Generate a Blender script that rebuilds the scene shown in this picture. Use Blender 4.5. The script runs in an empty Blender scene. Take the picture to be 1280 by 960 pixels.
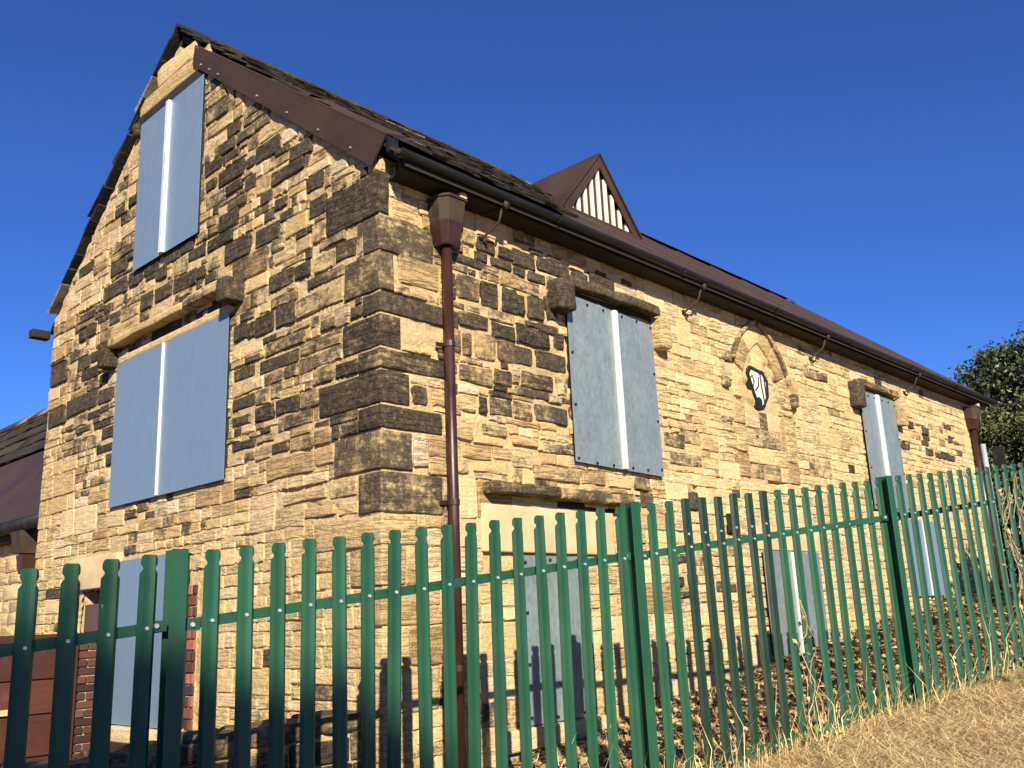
import bpy, bmesh, math, random
from mathutils import Vector, Matrix, noise as mnoise

rad = math.radians
random.seed(11)
SC = bpy.context.scene
COL = SC.collection

# ---------------------------------------------------------------- camera, sky, sun, exposure
def camera():
    yaw, pitch, roll = rad(47.105), rad(14.091), rad(-2.516)
    fwd = Vector((math.sin(yaw)*math.cos(pitch), math.cos(yaw)*math.cos(pitch), math.sin(pitch)))
    r0 = Vector((math.cos(yaw), -math.sin(yaw), 0)); u0 = r0.cross(fwd)
    r = r0*math.cos(roll) + u0*math.sin(roll); u = -r0*math.sin(roll) + u0*math.cos(roll)
    cd = bpy.data.cameras.new('camera'); cd.sensor_width = 36; cd.lens = 1165.4/1280*36
    cd.clip_start = .05; cd.clip_end = 3000
    c = bpy.data.objects.new('camera', cd); COL.objects.link(c)
    m = Matrix((r, u, -fwd)).transposed().to_4x4(); c.matrix_world = m
    SC.camera = c
camera()
LIGHT = Vector((.74, 1.0, -.635)).normalized()      # the way sunlight travels
sun_el = math.asin(-LIGHT.z); sun_az = math.atan2(-LIGHT.x, -LIGHT.y)   # azimuth from +Y, clockwise
w = bpy.data.worlds.new('World'); SC.world = w; w.use_nodes = True
nt = w.node_tree; nt.nodes.clear()
o_ = nt.nodes.new('ShaderNodeOutputWorld'); bg = nt.nodes.new('ShaderNodeBackground'); sk = nt.nodes.new('ShaderNodeTexSky')
sk.sky_type = 'NISHITA'; sk.sun_disc = False; sk.sun_elevation = sun_el; sk.sun_rotation = sun_az
sk.altitude = 200; sk.air_density = .75; sk.dust_density = 0; sk.ozone_density = 10.0
bg.inputs[1].default_value = .085
hs = nt.nodes.new('ShaderNodeHueSaturation'); hs.inputs['Saturation'].default_value = 1.05; hs.inputs['Hue'].default_value = .509
nt.links.new(sk.outputs[0], hs.inputs['Color']); nt.links.new(hs.outputs[0], bg.inputs[0]); nt.links.new(bg.outputs[0], o_.inputs[0])
sd = bpy.data.lights.new('sun', 'SUN'); sd.energy = 5.0; sd.angle = rad(.53); sd.color = (1, .89, .70)
so = bpy.data.objects.new('sun', sd); COL.objects.link(so); so.location = (-8, -10, 14)
so.rotation_euler = LIGHT.to_track_quat('-Z', 'Y').to_euler()
vs = SC.view_settings; vs.view_transform = 'Standard'; vs.look = 'None'; vs.exposure = .92; vs.gamma = 1
try: vs.use_curve_mapping = False
except Exception: pass

# ---------------------------------------------------------------- materials
def mat(name):
    m = bpy.data.materials.new(name); m.use_nodes = True
    n = m.node_tree; b = n.nodes['Principled BSDF']; return m, n, b
class N:
    def __init__(s, nt): s.nt = nt
    def new(s, t, **k):
        n = s.nt.nodes.new(t)
        for a, v in k.items(): setattr(n, a, v)
        return n
    def L(s, a, b): s.nt.links.new(a, b)
    def setin(s, sock, v):
        if hasattr(v, 'is_output'): s.L(v, sock)
        else: sock.default_value = v
    def math(s, op, a, b=0, clamp=False):
        n = s.new('ShaderNodeMath', operation=op, use_clamp=clamp); s.setin(n.inputs[0], a); s.setin(n.inputs[1], b); return n.outputs[0]
    def noise(s, vec, scale, detail=4, rough=.55):
        n = s.new('ShaderNodeTexNoise'); s.L(vec, n.inputs['Vector']); n.inputs['Scale'].default_value = scale
        n.inputs['Detail'].default_value = detail; n.inputs['Roughness'].default_value = rough; return n.outputs['Fac']
    def mapv(s, vec, scale):
        n = s.new('ShaderNodeMapping'); s.L(vec, n.inputs['Vector']); n.inputs['Scale'].default_value = scale; return n.outputs[0]
    def mix(s, fac, a, b, mode='MIX'):
        n = s.new('ShaderNodeMix', data_type='RGBA', blend_type=mode); n.clamp_factor = True
        s.setin(n.inputs['Factor'], fac)
        for k, v in (('A', a), ('B', b)):
            sk_ = [i for i in n.inputs if i.name == k and i.type == 'RGBA'][0]
            if hasattr(v, 'is_output'): s.L(v, sk_)
            else: sk_.default_value = (*v, 1)
        return [o for o in n.outputs if o.type == 'RGBA'][0]
    def ramp(s, fac, stops, interp='LINEAR'):
        n = s.new('ShaderNodeValToRGB'); s.setin(n.inputs[0], fac); cr = n.color_ramp; cr.interpolation = interp
        while len(cr.elements) < len(stops): cr.elements.new(.5)
        for e, (p, c) in zip(cr.elements, stops):
            e.position = p; e.color = (*c, 1) if len(c) == 3 else c
        return n.outputs[0]
    def maprange(s, v, a, b, c=0., d=1., smooth=True):
        n = s.new('ShaderNodeMapRange', interpolation_type='SMOOTHSTEP' if smooth else 'LINEAR')
        s.setin(n.inputs[0], v)
        for i, x in enumerate((a, b, c, d)): n.inputs[i+1].default_value = x
        return n.outputs[0]
    def bump(s, h, strength, dist, normal=None):
        n = s.new('ShaderNodeBump'); s.L(h, n.inputs['Height']); n.inputs['Strength'].default_value = strength; n.inputs['Distance'].default_value = dist
        if normal is not None: s.L(normal, n.inputs['Normal'])
        return n.outputs[0]
def setup(name, rough=.8, metal=0, spec=.5):
    m, n, b = mat(name); k = N(n); b.inputs['Roughness'].default_value = rough; b.inputs['Metallic'].default_value = metal
    b.inputs['Specular IOR Level'].default_value = spec
    pos = k.new('ShaderNodeNewGeometry').outputs['Position']
    return m, k, b, pos
def attr(k, name='sd'):
    a = k.new('ShaderNodeAttribute', attribute_name=name); sp = k.new('ShaderNodeSeparateColor'); k.L(a.outputs['Color'], sp.inputs[0])
    return sp.outputs

def stone_mat():
    m, k, b, pos = setup('sandstone', .92, 0, .25)
    soot, tint, rnd = attr(k)
    shift = k.new('ShaderNodeVectorMath', operation='ADD'); k.L(pos, shift.inputs[0])
    cv = k.new('ShaderNodeCombineXYZ'); k.L(k.math('MULTIPLY', rnd, 37.), cv.inputs[0]); k.L(k.math('MULTIPLY', rnd, 19.), cv.inputs[2]); k.L(cv.outputs[0], shift.inputs[1])
    p = shift.outputs[0]
    n1 = k.noise(p, 5, 3); n2 = k.noise(p, 22, 6, .65); n3 = k.noise(p, 70, 4, .6)
    lay = k.noise(k.mapv(p, (3.5, 3.5, 34)), 1.0, 5, .62)
    base = k.ramp(tint, [(0, (.37, .245, .11)), (.25, (.52, .37, .175)), (.5, (.59, .435, .215)), (.72, (.63, .485, .27)), (.86, (.555, .395, .22)), (1, (.62, .52, .35))])
    base = k.mix(k.maprange(n2, .25, .8, .75, 1.2, False), (0, 0, 0), base, 'MIX') if False else base
    shade = k.maprange(n2, .28, .75, .80, 1.16, False)
    base = k.mix(1., base, shade, 'MULTIPLY')
    base = k.mix(k.maprange(lay, .54, .76, 0, .42), base, (.38, .21, .08))
    base = k.mix(k.maprange(n1, .55, .75, 0, .20), base, (.30, .24, .17))
    # black weathering crust, its own patchy shape on each stone
    s = k.math('ADD', k.math('MULTIPLY', soot, 1.25), k.math('MULTIPLY', k.math('SUBTRACT', n2, .5), 1.35))
    s = k.math('ADD', s, k.math('MULTIPLY', k.math('SUBTRACT', n1, .5), 1.0))
    s = k.math('ADD', s, k.math('MULTIPLY', k.math('SUBTRACT', lay, .5), .45))
    s = k.math('ADD', s, k.math('MULTIPLY', k.math('SUBTRACT', k.noise(pos, 1.2, 4), .5), .3))
    sm = k.maprange(s, .34, .86)
    crust = k.ramp(k.math('ADD', k.math('MULTIPLY', n2, .6), k.math('MULTIPLY', n3, .4)), [(.34, (.013, .011, .009)), (.48, (.038, .031, .023)), (.58, (.095, .073, .048)), (.68, (.23, .17, .10))])
    col = k.mix(k.math('MULTIPLY', sm, .97), base, crust)
    k.L(col, b.inputs['Base Color'])
    ledge = k.maprange(lay, .44, .56)
    lay = k.math('ADD', k.math('MULTIPLY', lay, .6), k.math('MULTIPLY', ledge, .35))
    h = k.math('ADD', k.math('MULTIPLY', n2, .45), k.math('MULTIPLY', k.math('MULTIPLY', lay, k.maprange(rnd, .25, .9, .25, 1.9, False)), 1.0))
    nb = k.bump(h, .85, .028); nb = k.bump(n3, .8, .009, nb)
    k.L(nb, b.inputs['Normal'])
    return m
def mortar_mat():
    m, k, b, pos = setup('lime_mortar', .95, 0, .2)
    n1 = k.noise(pos, 3, 4); n2 = k.noise(pos, 30, 6, .7); n3 = k.noise(pos, 110, 3)
    c = k.ramp(n1, [(.3, (.50, .36, .175)), (.5, (.59, .44, .225)), (.7, (.64, .50, .285))])
    c = k.mix(1., c, k.maprange(n2, .3, .72, .62, 1.15, False), 'MULTIPLY')
    k.L(c, b.inputs['Base Color'])
    nb = k.bump(n2, .9, .022); nb = k.bump(n3, .6, .005, nb); k.L(nb, b.inputs['Normal'])
    return m
def slate_mat():
    m, k, b, pos = setup('stone_slate', .9, 0, .3)
    soot, tint, rnd = attr(k)
    n1 = k.noise(pos, 4, 5); n2 = k.noise(pos, 28, 6, .7)
    c = k.ramp(tint, [(0, (.013, .012, .010)), (.6, (.030, .025, .019)), (.93, (.055, .045, .030)), (1, (.26, .21, .14))])
    c = k.mix(k.maprange(n1, .52, .70, 0, .7), c, (.075, .058, .024))
    c = k.mix(1., c, k.maprange(n2, .3, .7, .55, 1.4, False), 'MULTIPLY')
    k.L(c, b.inputs['Base Color']); k.L(k.bump(n2, .9, .025), b.inputs['Normal'])
    return m
def paint(name, col, rough=.4, var=.25, scale=3, metal=0, dirt=(.05, .04, .03), dirtamt=.25, spec=.5, coat=0):
    m, k, b, pos = setup(name, rough, metal, spec)
    n1 = k.noise(pos, scale, 5, .6); n2 = k.noise(pos, scale*14, 4, .6)
    c = k.mix(1., col, k.maprange(n1, .3, .7, 1-var, 1+var, False), 'MULTIPLY')
    c = k.mix(k.math('MULTIPLY', k.maprange(n2, .55, .75), dirtamt), c, dirt)
    k.L(c, b.inputs['Base Color'])
    k.L(k.maprange(n1, .3, .7, max(.05, rough-.12), min(1, rough+.15), False), b.inputs['Roughness'])
    k.L(k.bump(n2, .12, .004), b.inputs['Normal'])
    b.inputs['Coat Weight'].default_value = coat
    return m
def steel_mat(name, col, mott, rough):
    m, k, b, pos = setup(name, rough, .35, .45)
    n1 = k.noise(pos, 2.2, 3); v = k.new('ShaderNodeTexVoronoi'); v.inputs['Scale'].default_value = 45; k.L(k.mapv(pos, (1, 1, .55)), v.inputs['Vector'])
    n2 = k.noise(k.mapv(pos, (9, 9, 2.5)), 1, 5, .65)
    vc = k.new('ShaderNodeSeparateColor'); k.L(v.outputs['Color'], vc.inputs[0])
    f = k.math('ADD', k.math('MULTIPLY', vc.outputs[0], .35), k.math('ADD', k.math('MULTIPLY', n2, .8), k.math('MULTIPLY', n1, .3)))
    c = k.mix(1., col, k.maprange(f, .3, 1.1, 1-mott, 1+mott, False), 'MULTIPLY')
    run = k.noise(k.mapv(pos, (26, 26, 1.1)), 1, 4, .6); big = k.noise(pos, 1.7, 3)
    c = k.mix(k.math('MULTIPLY', k.maprange(run, .58, .72), k.maprange(big, .4, .65, 0, .45)), c, (.16, .135, .11))
    scuff = k.noise(k.mapv(pos, (60, 60, 14)), 1, 3, .7)
    c = k.mix(k.maprange(scuff, .70, .76, 0, .35), c, (.5, .52, .52))
    k.L(c, b.inputs['Base Color']); k.L(k.maprange(f, .3, 1.1, rough-.08, rough+.1, False), b.inputs['Roughness'])
    k.L(k.bump(n1, .25, .03), b.inputs['Normal'])
    return m
def attr_mat(name, c0, c1, rough=.85, translucent=0, spec=.3):
    m, k, b, pos = setup(name, rough, 0, spec)
    a, t, r = attr(k)
    c = k.mix(t, c0, c1); c = k.mix(1., c, k.maprange(r, 0, 1, .6, 1.35, False), 'MULTIPLY')
    k.L(c, b.inputs['Base Color'])
    if translucent: b.inputs['Subsurface Weight'].default_value = 0
    return m
def wood_mat(name, c0, c1, rough=.65):
    m, k, b, pos = setup(name, rough, 0, .4)
    a, t, r = attr(k)
    g = k.noise(k.mapv(pos, (3, 30, 30)), 1, 5, .6); n1 = k.noise(pos, 5, 4)
    c = k.mix(g, c0, c1); c = k.mix(1., c, k.maprange(r, 0, 1, .6, 1.4, False), 'MULTIPLY')
    c = k.mix(k.maprange(n1, .6, .75, 0, .5), c, (.10, .06, .045))
    k.L(c, b.inputs['Base Color']); k.L(k.bump(g, .4, .006), b.inputs['Normal'])
    return m
def ground_mat(name, c0, c1, c2):
    m, k, b, pos = setup(name, .97, 0, .1)
    n1 = k.noise(pos, 1.2, 5); n2 = k.noise(pos, 18, 6, .7)
    c = k.mix(k.maprange(n1, .4, .62), c0, c1); c = k.mix(k.maprange(n2, .45, .7), c, c2)
    k.L(c, b.inputs['Base Color']); k.L(k.bump(n2, 1, .05), b.inputs['Normal'])
    return m
def fence_paint(name, col):
    m, k, b, pos = setup(name, .45, 0, .35)
    oi = k.new('ShaderNodeObjectInfo').outputs['Random']
    n1 = k.noise(pos, 2.5, 5, .6); n2 = k.noise(k.mapv(pos, (40, 40, 9)), 1, 5, .65); n3 = k.noise(pos, 9, 3)
    c = k.mix(1., col, k.maprange(k.math('ADD', n1, k.math('MULTIPLY', oi, .5)), .4, 1.1, .82, 1.2, False), 'MULTIPLY')
    c = k.mix(k.maprange(n3, .56, .72, 0, .35), c, (.035, .060, .040))
    c = k.mix(k.maprange(n2, .715, .735), c, (.22, .20, .17))
    k.L(c, b.inputs['Base Color']); k.L(k.maprange(n1, .3, .7, .36, .58, False), b.inputs['Roughness'])
    k.L(k.bump(n2, .15, .003), b.inputs['Normal'])
    return m
M = dict(
    stone=stone_mat(), mortar=mortar_mat(), slate=slate_mat(),
    brown=paint('brown_coated_sheet', (.044, .026, .0175), .62, .18, 1.5, 0, (.09, .06, .04), .25, .3),
    pipe=paint('oxblood_paint', (.036, .0125, .0095), .36, .2, 3, 0, (.03, .015, .01), .3),
    rustwood=paint('weathered_hopper', (.036, .024, .014), .8, .5, 9, 0, (.02, .015, .01), .7),
    black=paint('black_gutter', (.007, .0075, .008), .45, .3, 4, 0, (.08, .07, .06), .25),
    soffit=paint('sooty_timber_and_shade', (.013, .010, .008), .85, .4, 6, 0, (.01, .01, .01), .3),
    green=fence_paint('green_paint', (.0105, .064, .033)), greenold=paint('green_paint', (.0105, .066, .040), .36, .12, 2.5, 0, (.008, .05, .03), .2, .5, .15),
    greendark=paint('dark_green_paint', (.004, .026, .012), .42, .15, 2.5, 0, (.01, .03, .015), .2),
    bolt=paint('galvanised_bolt', (.55, .56, .56), .4, .2, 20, .6, (.3, .28, .25), .2),
    steel=steel_mat('smooth_blue_grey_steel', (.19, .275, .37), .05, .48),
    galv=steel_mat('mottled_galvanised_steel', (.22, .265, .275), .26, .42),
    strip=paint('bright_zinc_strip', (.60, .63, .62), .45, .14, 4, .2, (.4, .4, .38), .15),
    white=paint('flaking_white_paint', (.62, .59, .53), .7, .08, 6, 0, (.4, .36, .3), .35),
    ink=paint('black_board_paint', (.012, .012, .013), .5, .2, 8),
    cream=paint('smooth_cream_render', (.50, .385, .22), .9, .2, 3, 0, (.35, .26, .16), .25, .2),
    brick=attr_mat('old_brick', (.26, .085, .052), (.045, .026, .022), .92),
    wood=wood_mat('red_brown_boards', (.034, .0095, .0065), (.082, .023, .0125)),
    woodin=paint('brown_door_paint', (.10, .05, .035), .5, .2, 4),
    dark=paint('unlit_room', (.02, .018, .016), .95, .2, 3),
    rubble=None,
    straw=attr_mat('dry_straw', (.58, .42, .17), (.82, .66, .38), .85),
    litter=attr_mat('fallen_leaves', (.17, .10, .048), (.50, .36, .20), .85),
    weed=attr_mat('green_weed_leaf', (.055, .10, .018), (.13, .19, .03), .6),
    leafdark=attr_mat('dark_ivy_leaf', (.020, .034, .012), (.055, .068, .022), .5, 0, .5),
    leafmid=attr_mat('olive_leaf', (.045, .060, .018), (.115, .115, .038), .6, 0, .4),
    bark=paint('bark', (.09, .07, .05), .95, .4, 6),
    vine=attr_mat('dead_vine', (.16, .10, .055), (.40, .29, .17), .85),
    soil=ground_mat('dry_soil', (.22, .14, .068), (.33, .22, .11), (.13, .08, .04)),
    pole=paint('grey_pole', (.42, .43, .43), .45, .12, 5, .3),
)
M['rubble'] = M['stone']

# ---------------------------------------------------------------- object helpers
def link(name, me, parent=None, m=None, loc=None):
    o = bpy.data.objects.new(name, me); COL.objects.link(o)
    if m is not None and me is not None and not me.materials: me.materials.append(m)
    if parent is not None: o.parent = parent
    if loc is not None: o.location = loc
    return o
def tag(o, label=None, cat=None, group=None, kind=None):
    for k_, v_ in (('label', label), ('category', cat), ('group', group), ('kind', kind)):
        if v_: o[k_] = v_
    return o
def empty(name, loc=(0, 0, 0), rz=0):
    o = bpy.data.objects.new(name, None); COL.objects.link(o); o.location = loc; o.rotation_euler = (0, 0, rz); o.empty_display_size = .2
    return o
def set_attr(me, vals):
    a = me.color_attributes.new('sd', 'FLOAT_COLOR', 'POINT')
    if isinstance(vals, tuple): flat = [*vals, 1.0]*len(me.vertices)
    else:
        flat = []
        for v in vals: flat.extend((*v, 1.0))
    a.data.foreach_set('color', flat)
def mesh(name, V, F, at=None, smooth=False):
    me = bpy.data.meshes.new(name); me.from_pydata(V, [], F); me.update()
    if at is not None: set_attr(me, at)
    if smooth: me.polygons.foreach_set('use_smooth', [True]*len(me.polygons))
    return me
class MB:                                   # collects shapes into one mesh
    def __init__(s): s.V = []; s.F = []
    def add(s, V, F):
        n = len(s.V); s.V += [tuple(v) for v in V]; s.F += [tuple(i+n for i in f) for f in F]
    def box(s, c, d, mtx=None):
        cx, cy, cz = c; x, y, z = d[0]/2, d[1]/2, d[2]/2
        V = [Vector((cx+a*x, cy+b*y, cz+e*z)) for a in (-1, 1) for b in (-1, 1) for e in (-1, 1)]
        if mtx: V = [mtx @ v for v in V]
        s.add(V, [(0, 1, 3, 2), (4, 6, 7, 5), (0, 4, 5, 1), (2, 3, 7, 6), (0, 2, 6, 4), (1, 5, 7, 3)])
    def prism(s, poly, a, b, fn):           # poly 2D list, extruded from a to b through fn(u,v,w)
        n = len(poly)
        V = [fn(u, v, a) for u, v in poly] + [fn(u, v, b) for u, v in poly]
        F = [tuple(range(n-1, -1, -1)), tuple(range(n, 2*n))] + [(i, (i+1) % n, n+(i+1) % n, n+i) for i in range(n)]
        s.add(V, F)
    def tube(s, pts, r, seg=10, cap=True):
        pts = [Vector(p) for p in pts]; rs = r if isinstance(r, (list, tuple)) else [r]*len(pts)
        V = []; F = []
        for i, p in enumerate(pts):
            d = (pts[min(i+1, len(pts)-1)]-pts[max(i-1, 0)]).normalized()
            a = d.orthogonal().normalized() if abs(d.z) > .95 else d.cross(Vector((0, 0, 1))).normalized()
            bb = d.cross(a)
            for j in range(seg):
                t = 2*math.pi*j/seg; V.append(p+(a*math.cos(t)+bb*math.sin(t))*rs[i])
        for i in range(len(pts)-1):
            for j in range(seg):
                F.append((i*seg+j, i*seg+(j+1) % seg, (i+1)*seg+(j+1) % seg, (i+1)*seg+j))
        if cap: F += [tuple(range(seg-1, -1, -1)), tuple(range((len(pts)-1)*seg, len(pts)*seg))]
        s.add(V, F)
    def build(s, name, m, parent=None, at=None, smooth=False, bevel=0, seg=2, fix=True):
        me = bpy.data.meshes.new(name); bm = bmesh.new()
        vs = [bm.verts.new(v) for v in s.V]
        for f in s.F:
            try: bm.faces.new([vs[i] for i in f])
            except ValueError: pass
        if fix: bmesh.ops.recalc_face_normals(bm, faces=bm.faces)
        if bevel: bmesh.ops.bevel(bm, geom=list(bm.edges), offset=bevel, segments=seg, affect='EDGES', profile=.6, clamp_overlap=True)
        if smooth:
            for f in bm.faces: f.smooth = True
        bm.to_mesh(me); bm.free()
        if at is not None: set_attr(me, at)
        return link(name, me, parent, m)
def rough_block(name, c, d, m, parent, at, jit=.012, bev=.012, cuts=3, seed=0, warp=None):
    """A hewn stone: bevelled box, cut up and pushed about by noise."""
    bm = bmesh.new(); bmesh.ops.create_cube(bm, size=1)
    for v in bm.verts: v.co = Vector((v.co.x*d[0], v.co.y*d[1], v.co.z*d[2]))
    bmesh.ops.bevel(bm, geom=list(bm.edges), offset=min(bev, min(d)*.35), segments=2, affect='EDGES', profile=.6)
    L = max(d); lim = L/(cuts+1)
    for _ in range(3):
        es = [e for e in bm.edges if e.calc_length() > lim*1.3]
        if not es: break
        bmesh.ops.subdivide_edges(bm, edges=es, cuts=1, use_grid_fill=True)
    bmesh.ops.triangulate(bm, faces=[f for f in bm.faces if len(f.verts) > 4])
    off = Vector((seed*3.7, seed*1.3, seed*2.1))
    for v in bm.verts:
        q = (v.co+Vector(c))*7+off
        v.co += Vector((mnoise.noise(q), mnoise.noise(q+Vector((9, 0, 0))), mnoise.noise(q+Vector((0, 9, 0)))))*jit
        if warp: v.co = warp(v.co)
    for f in bm.faces: f.smooth = True
    me = bpy.data.meshes.new(name); bm.to_mesh(me); bm.free(); set_attr(me, at)
    return link(name, me, parent, m, c)

# ---------------------------------------------------------------- measured setting
CX, CY = 3.785, 4.70            # the building's near corner
LEN_X, GAB_Y = 15.95, 10.42     # far ends of the long wall and of the gable wall
RY, RZ, RT, RTB = 7.80, 5.79, .793, .822    # ridge y, ridge z, roof slope
def roof_z(y): return RZ - (RT if y < RY else RTB)*abs(y-RY)
def gable_top(y): return roof_z(y) - .17
F0 = Vector((2.133, 3.828, .353)); FV = Vector((.149, -.029, .0167))
def fence_top(x): return F0.z + .1115*(x-F0.x)
def ground_z(x, y):
    xx = max(-4, min(13.5, x)); z = fence_top(xx) - 1.70
    f = min(1, max(0, (y-3)/1.6)); z += .07*f
    if x > 13.5: z += .03*min(30, x-13.5)
    return z

# ================================================================ GROUND
def build_ground():
    xs = [-400, -150, -60, -25, -10, -5]+[-4+i*.5 for i in range(50)]+[22, 26, 32, 45, 70, 120, 250, 600]
    ys = [-400, -150, -60, -25, -12, -7]+[-5+i*.45 for i in range(22)]+[4.72, 4.74, 5.5, 7, 9, 12, 16, 25, 45, 100, 250, 600]
    V = []; F = []
    for y in ys:
        for x in xs:
            z = ground_z(x, y)
            if y > 4.73 and x < CX+.3: z = -1.75
            if -6 < x < 25 and -6 < y < 5: z += .03*mnoise.noise(Vector((x*1.3, y*1.3, 0)))
            V.append((x, y, z))
    n = len(xs)
    for j in range(len(ys)-1):
        for i in range(n-1): F.append((j*n+i, j*n+i+1, (j+1)*n+i+1, (j+1)*n+i))
    tag(link('ground', mesh('ground', V, F, None, True), None, M['soil']), kind='structure')
build_ground()

# ================================================================ STONE BUILDING
BLD = empty('stone_building', (CX, CY, -1.0))
tag(BLD, 'derelict soot-stained sandstone building with steel-boarded windows and brown roof', 'building')
BO = Vector((-CX, -CY, 1.0))            # children keep world coordinates through this offset
def bl(o):                               # seat a part built in world coordinates under the building
    o.parent = BLD; o.location = Vector(o.location)+BO; return o

def gmap(u, z, d): return Vector((CX-d, u, z))        # gable wall faces -X
def lmap(u, z, d): return Vector((u, CY-d, z))        # long wall faces -Y

QUOINS = [(2.76, 3.09, .61, .08), (2.49, 2.76, .17, .48), (2.20, 2.49, .38, .11), (2.04, 2.20, .18, .72), (1.80, 2.04, .40, .17), (1.65, 1.80, .23, .62),
          (1.41, 1.65, .68, .24), (1.24, 1.41, .22, .53), (.97, 1.24, .49, .25), (.69, .97, .23, .52), (.48, .69, .72, .28), (.23, .48, .31, .18),
          (-.02, .23, .19, .34), (-.27, -.02, .42, .2), (-.55, -.27, .22, .45), (-.82, -.55, .45, .22), (-1.15, -.82, .2, .4)]
GSHEETS = [(7.19, 8.44, 3.42, 5.00), (6.60, 8.65, 1.15, 2.53), (7.13, 8.44, -.73, .64)]
LSHEETS = [(5.72, 6.94, 1.17, 2.59), (11.50, 12.62, 1.12, 2.62), (5.03, 5.80, -.73, .44), (8.58, 9.80, -.48, .55), (12.50, 13.50, .05, 1.04)]
# soot: (u, z, ru, rz, share of blackened stones)
SOOT_G = [(6.9, 4.1, .7, 1.0, .75), (7.6, 3.05, .9, .5, .8), (6.0, 3.2, .8, .7, .6), (5.6, 1.85, .75, .65, .85), (9.3, 2.35, .55, .7, .62), (9.6, 2.9, .6, .35, .5),
          (9.2, 4.0, .5, .6, .35), (7.4, .98, .8, .22, .4), (5.2, 1.2, .4, .3, .5), (8.6, 3.3, .4, .6, .65), (5.4, 2.6, .6, .4, .7)]
SOOT_L = [(4.8, 2.35, .7, .45, .85), (5.1, 1.8, .6, .45, .7), (5.9, 2.85, .8, .2, .75), (5.0, 1.2, .7, .3, .35), (7.4, 1.7, .4, .4, .22), (7.3, .2, .5, .25, .4),
          (13.7, 2.3, .8, .5, .3), (8.2, .8, .3, .2, .5), (6.8, .9, .4, .2, .35), (4.6, 2.95, .4, .12, .3)]
def soot_share(bl_, u, z):
    p = .05
    for (a, b, ra, rb, s) in bl_:
        q = ((u-a)/ra)**2+((z-b)/rb)**2
        p = max(p, s*math.exp(-max(0, q-.5)*.9))
    return p
def stone_geo(u0, u1, z0, z1, proud, rng, depth=.05):
    """outline of 10 points, a rounded arris and a rough face; returns verts (u,z,d) and faces"""
    w, h = u1-u0, z1-z0; c = min(w, h)*rng.uniform(.04, .12); j = min(.007, .06*min(w, h))
    J = lambda: rng.uniform(-j, j)
    mu, mz = (u0+u1)/2, (z0+z1)/2
    out = [(u0+c, z0), (mu, z0), (u1-c, z0), (u1, z0+c), (u1, z1-c), (u1-c, z1), (mu, z1), (u0+c, z1), (u0, z1-c), (u0, z0+c)]
    out = [(a+J(), b+J()) for a, b in out]
    n = 10; V = [(a, b, -depth) for a, b in out]
    V += [(a, b, proud-.007+rng.uniform(-.003, .002)) for a, b in out]
    ins = min(.009, .12*min(w, h))
    for a, b in out:
        du, dz = mu-a, mz-b; l = math.hypot(du, dz)
        V.append((a+du/l*ins, b+dz/l*ins, proud+rng.uniform(-.003, .003)))
    V.append((mu+rng.uniform(-.2, .2)*w, mz+rng.uniform(-.2, .2)*h, proud+rng.uniform(-.003, .006)))
    F = []
    for i in range(n):
        k = (i+1) % n
        F += [(i, k, n+k, n+i), (n+i, n+k, 2*n+k, 2*n+i), (2*n+i, 2*n+k, 3*n)]
    return V, F
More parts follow.
